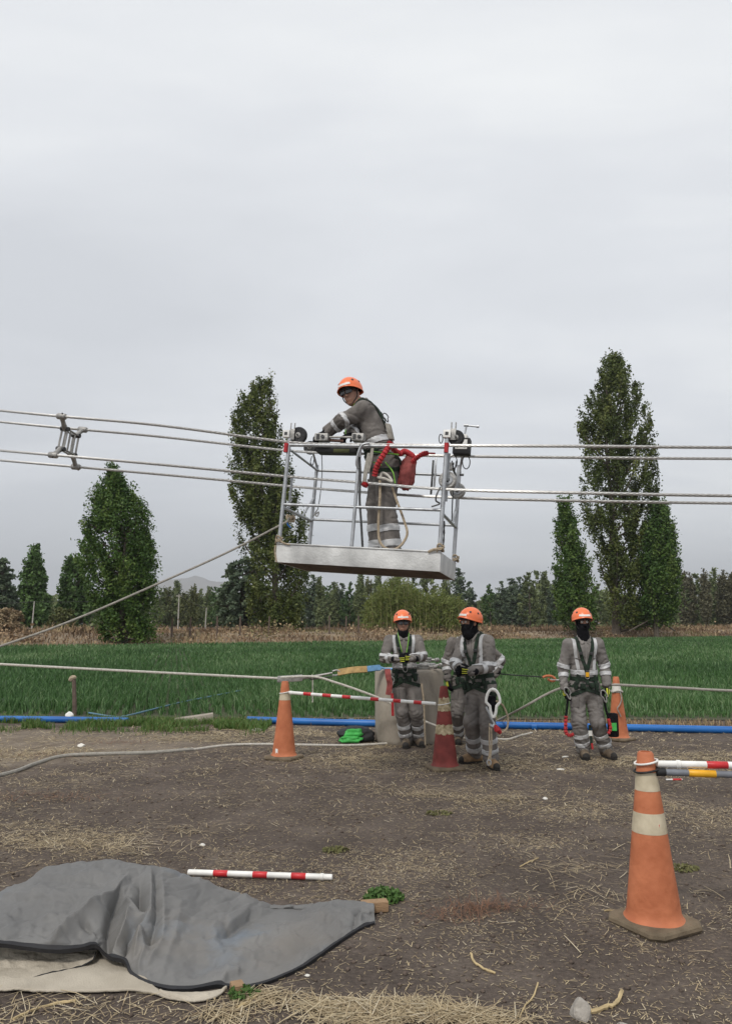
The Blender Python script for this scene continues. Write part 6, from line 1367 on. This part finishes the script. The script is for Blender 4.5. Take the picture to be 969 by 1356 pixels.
MB().ribbon(catmull([D(519, 918, Y1 - .19), D(519.5, 930, Y1 - .19), D(520, 948, Y1 - .18)], 4), [Vector((0, -1, 0))] * 9, .035, .012).build('red_lanyard', MAT['red'], i1['harness'], base=i1['base'])
MB().tube(catmull([D(558, 905, Y1 - .15), D(561, 930, Y1 - .16), D(562, 960, Y1 - .15), D(563, 986, Y1 - .12)], 5), .011, 6).build('rope_lanyard', MAT['rope'], i1['harness'], base=i1['base'])
carabiner(i1['harness'], i1['base'], D(519, 902, Y1 - .2), Vector((0, 0, 1)), Vector((1, 0, 0)), .55)

# worker turned to the side with a big silver hook at his hip
Y2 = 8.82; F2 = (foot(629, 1011, (-.93, -.35)), foot(650, 1017, (.2, -.98)))
J = joints(Y2, dict(head=(622, 824.5, -.04), shA=(613, 849, .14), shB=(646, 850, -.08), elA=(603, 880, .0), elB=(648, 882, -.14), wrA=(612, 889, -.24), wrB=(623, 889, -.32), hipA=(628, 907, .06), hipB=(645, 907, -.05), knA=(624, 956, .0), knB=(645, 958, -.12)))
J['anA'], J['anB'] = F2[0][0] + Vector((0, .0, .04)), F2[1][0] + Vector((0, .02, .04))
t2, i2 = person('masked worker turned to the side with a big silver hook hanging at his hip', J, F2, (-.86, -.5, .02), 'mask', False,
    [('A', (-.5, -.55, -.1), (.7, -.5, .2), .8, 1), ('B', (-.98, .0, .05), (.0, .9, .1), .7, -1)], g=1.02, seed=2, trim=False, bootm='boot')
hb = i2['harness']; ub = i2['base']; Yh = Y2 - .3
carabiner(hb, ub, D(652.5, 931, Yh), Vector((0, 0, 1)), Vector((1, 0, .0)), 1.5, 'white', 'scaffold_hook')
MB().tube([D(643, 936, Yh), D(649, 950, Yh), D(653.5, 958, Yh)], .014, 8).build('hook_gate', MAT['galv'], hb, base=ub)
MB().tube(catmull([D(655, 958, Yh), D(652, 962, Yh), D(648, 960, Yh)], 4), .02, 8).build('hook_eye', MAT['galv'], hb, base=ub)
MB().tube(catmull([D(648, 958, Yh), D(647.5, 975, Yh - .02), D(648, 995, Yh - .04), D(646, 1008, Yh - .06), D(648.5, 1013, Yh - .06), D(649, 1003, Yh - .05), D(650.5, 985, Yh - .03), D(650, 960, Yh)], 6), .0085, 6).build('rope_lanyard', MAT['rope'], hb, base=ub)
MB().tube([D(647, 1010, Yh - .06) + Vector((math.cos(a) * .022, 0, math.sin(a) * .028)) for a in np.linspace(0, 6, 12)], .008, 6, closed=True).build('thimble', MAT['galv'], hb, base=ub)
MB().tube(catmull([D(657, 928, Yh), D(666, 935, Yh + .05), D(672, 950, Yh + .08), D(671, 964, Yh + .08), D(664, 970, Yh + .05), D(658, 968, Yh)], 6), .011, 8).build('rope_loop', MAT['rope'], hb, base=ub)
MB().tube([D(654, 960, Yh), D(658, 966, Yh), D(662, 970, Yh + .03)], [.02, .035, .022], 8).build('red_sleeve', MAT['red'], hb, base=ub)
bx = MB().box(D(651, 932, Yh + .08), (.1, .06, .17)).build('black_pouch', MAT['blackcloth'], hb, base=ub, bevel=.02)

# worker mostly hidden behind him, left hand on hip
Y3 = 10.3; F3 = (foot(606, 984, (-.1, -1)), foot(626, 983, (.2, -1)))
J = joints(Y3, dict(head=(620, 826, .0), shA=(599, 851, 0), shB=(638, 851, 0), elA=(590.5, 877, .03), elB=(662.5, 874, .06), wrA=(592.5, 899, -.05), wrB=(655, 893, .05), hipA=(606.5, 902, .02), hipB=(626, 902, .02), knA=(605, 944, -.02), knB=(627, 944, -.02)))
J['anA'], J['anB'] = F3[0][0] + Vector((0, .02, .03)), F3[1][0] + Vector((0, .02, .03))
t3, i3 = person('worker mostly hidden behind the turned worker, one elbow out', J, F3, (-.2, -1, 0), 'full', False,
    [('A', (.15, -.2, -1), (.8, .3, 0), .5, -1), ('B', (-.75, .2, -.5), (-.5, -.3, .4), .9, 1)], g=.98, seed=3, cloth='cover3')

# worker standing with hanging arms
Y4 = 9.35; F4 = (foot(772.5, 1004, (-.1, -1)), foot(802, 1003, (.25, -1)))
J = joints(Y4, dict(head=(770.5, 824, -.03), shA=(752.5, 853.5, 0), shB=(790.5, 852.5, 0), elA=(745.5, 883, .03), elB=(800, 882, .03), wrA=(746.5, 910, -.05), wrB=(803, 908, -.05), hipA=(763, 909, .02), hipB=(783, 909, .02), knA=(766, 956, -.02), knB=(790.5, 956, -.02)))
J['anA'], J['anB'] = F4[0][0] + Vector((0, .02, .03)), F4[1][0] + Vector((0, .02, .03))
t4, i4 = person('masked worker standing alone with arms hanging and crossed chest harness', J, F4, (.02, -1, -.04), 'full', False,
    [('A', (.2, -.15, -1), (.85, .3, 0), .5, -1), ('B', (-.0, -.15, -1), (-.85, .3, 0), .5, 1)], g=1.0, seed=4, trim=False, cloth='cover2')
hb = i4['harness']; ub = i4['base']; Yh = Y4 - .2
for pts in ([(749, 912, 0), (751, 925, 0), (750, 940, 0), (748, 952, .0)], [(797, 912, 0), (800, 930, .0), (803, 944, .02), (806, 953, .03)]): MB().tube(catmull([D(a, b, Yh + c) for a, b, c in pts], 5), .014, 8).build('lanyard', MAT['blackcloth'], hb, base=ub)
for (a0, a1) in (((749, 911), (754, 925)), ((797.5, 914), (802, 930))): carabiner(hb, ub, D((a0[0] + a1[0]) / 2, (a0[1] + a1[1]) / 2, Yh - .03), (D(*a0, Yh) - D(*a1, Yh)).normalized(), Vector((1, 0, 0)), .72)
def padded(pts, r, par, base):
    c = catmull([D(a, b, Yh) for a, b in pts], 7); MB().tube(c, [r * (1 + .25 * math.sin(i * 2.1)) for i in range(len(c))], 8).build('red_absorber', MAT['red'], par, base=base)
padded([(749, 948), (748.5, 960), (749, 970), (754, 974), (759, 972)], .02, hb, ub); padded([(805, 952), (808, 964), (805, 972)], .018, hb, ub)
MB().box(D(811, 960, Yh + .12), (.12, .1, .28)).build('black_bag', MAT['blackcloth'], hb, base=ub, bevel=.03); MB().box(D(812, 962.5, Yh + .055), (.07, .006, .09)).build('green_label', MAT['green'], hb, base=ub)
MB().ribbon(catmull([D(780, 960, Y4), D(782, 975, Y4), D(783, 992, Y4)], 4), [Vector((0, -1, 0))] * 9, .03).build('hanging_strap', MAT['webbing'], hb, base=ub); MB().box(D(781, 971, Y4 - .01), (.045, .01, .06)).build('strap_label', MAT['white'], hb, base=ub)
MB().tube([D(783, 984, Y4), D(784, 992, Y4)], .014, 8).build('strap_end', MAT['red'], hb, base=ub)
MB().box(D(803.5, 917, Yh - .02), (.018, .012, .1)).build('yellow_tab', MAT['yellow'], hb, base=ub)
pk, nk = i4['hit'](0, .345, 0, .03); MB().box(pk, (.04, .012, .05), (i4['r'], nk, i4['up'])).build('yellow_tag', MAT['poleyel'], hb, base=ub)

# worker in the cage, bent over the front rail
J = dict(head=CP(464.5, 522, .30), shA=CP(487, 546, .47), shB=CP(480.5, 544, .20), elA=CP(466, 566, .46), elB=CP(453, 557.5, .09), wrA=CP(468, 574, .2), wrB=CP(433.5, 571.5, .12), hipA=CP(506, 611, .43), hipB=CP(513, 612, .27), knA=CP(498, 668, .43), knB=CP(511, 670, .24))
fz = .055
fa, fb = CP(501, 742, .43), CP(518, 744, .25)
def on_floor(p, yl):
    q = p - ORG; x = q.dot(EX); return W(x, yl, fz)
fa, fb = on_floor(fa, .43), on_floor(fb, .25); F5 = ((fa + Vector((0, 0, .09)), Vector((-1, -.1, 0))), (fb + Vector((0, 0, .09)), Vector((-.95, -.35, 0))))
J['anA'], J['anB'] = F5[0][0] + Vector((.01, 0, .03)), F5[1][0] + Vector((.01, 0, .03))
t5, i5 = person('worker in the cage bending over the front rail in orange helmet and dark glasses', J, F5, (-.45, -.88, -.16), None, True,
    [('A', (-.7, -.4, -.4), (.1, .2, -1), .9, 1), ('B', (-.85, -.2, -.45), (-.1, .3, -1), .9, -1)], g=1.14, seed=5, vest=False, cloth='cover3', stripes=False)
hb = i5['harness']; ub = i5['base']
S5, up5, r5, f5 = i5['S'], i5['up'], i5['r'], i5['f']
pk = CP(516, 572, .28); MB().box(pk, (.055, .07, .17), (Vector((1, 0, -.15)).normalized(), EY, (up5 * .6 + Vector((0, 0, 1)) * .4).normalized())).build('shock_pack', MAT['ropegrey'], hb, base=ub, bevel=.015)
carabiner(hb, ub, CP(511, 553, .28), up5, Vector((1, 0, 0)), .5, 'dkmetal')
def el2(pts, r):
    c = catmull([CP(*p) for p in pts], 8); MB().tube(c, [r * (1 + .22 * math.sin(i * 2.1)) for i in range(len(c))], 8).build('red_lanyard', MAT['red'], hb, base=ub)
el2([(516, 586, .05), (514, 592, .02), (509, 600, -.02), (503, 610, -.01), (498, 620, .02), (496, 630, .05)], .026); el2([(517, 588, .05), (522, 596, .12), (530, 601, .2)], .026); el2([(484, 640, .0), (482, 644, -.01)], .03)
MB().ribbon(catmull([CP(493, 593, .02), CP(491, 608, .0), CP(487, 625, .0)], 4), [-EY] * 9, .03).build('grey_strap', MAT['ropegrey'], hb, base=ub)
MB().ribbon(catmull([CP(489, 600, .02), CP(485, 618, .0), CP(482, 640, -.01)], 4), [-EY] * 9, .04).build('tool_strap', MAT['ropegrey'], hb, base=ub)
MB().tube(catmull([CP(503, 636, .06), CP(503, 660, .05), CP(501, 690, .05), CP(502, 714, .06), CP(509, 725, .06), CP(520, 728, .06), CP(531, 722, .06), CP(539, 707, .07), CP(535, 690, .08), CP(526, 665, .08), CP(519, 645, .08)], 6), .0125, 8).build('work_rope', MAT['rope'], hb, base=ub)
MB().tube(catmull([CP(500, 632, .05), CP(510, 634, .03), CP(519, 638, .04), CP(514, 630, .05), CP(506, 626, .05), CP(503, 634, .05)], 4), .012, 8).build('rope_knot', MAT['ropepale'], hb, base=ub)
for pts in ([(495, 598, .08), (512, 600, .06), (528, 602, .1)], [(494, 612, .08), (505, 616, .06)], [(510, 612, .07), (520, 625, .07), (523, 640, .09)]): MB().tube(catmull([CP(*p) for p in pts], 4), .006, 6).build('lime_cord', MAT['lime'], hb, base=ub)
# ------------------------------------------------------------------ the air
me = bpy.data.meshes.new('haze'); bm = bmesh.new(); bmesh.ops.create_cube(bm, size=1.0); bm.to_mesh(me); bm.free()
hz = link('haze', me); hz.scale = (15600, 15600, 480); hz.location = (0, 0, 240 - 4); hz.display_type = 'WIRE'
hm = bpy.data.materials.new('pale haze'); hm.use_nodes = True; hn = hm.node_tree; hn.nodes.clear()
ho = hn.nodes.new('ShaderNodeOutputMaterial'); pv = hn.nodes.new('ShaderNodeVolumePrincipled'); pv.inputs['Color'].default_value = (.86, .89, .94, 1); pv.inputs['Density'].default_value = 2.2e-4; pv.inputs['Anisotropy'].default_value = .2
hn.links.new(pv.outputs[0], ho.inputs['Volume']); me.materials.append(hm); tag(hz, 'thin pale haze in the air', 'haze', kind='stuff')
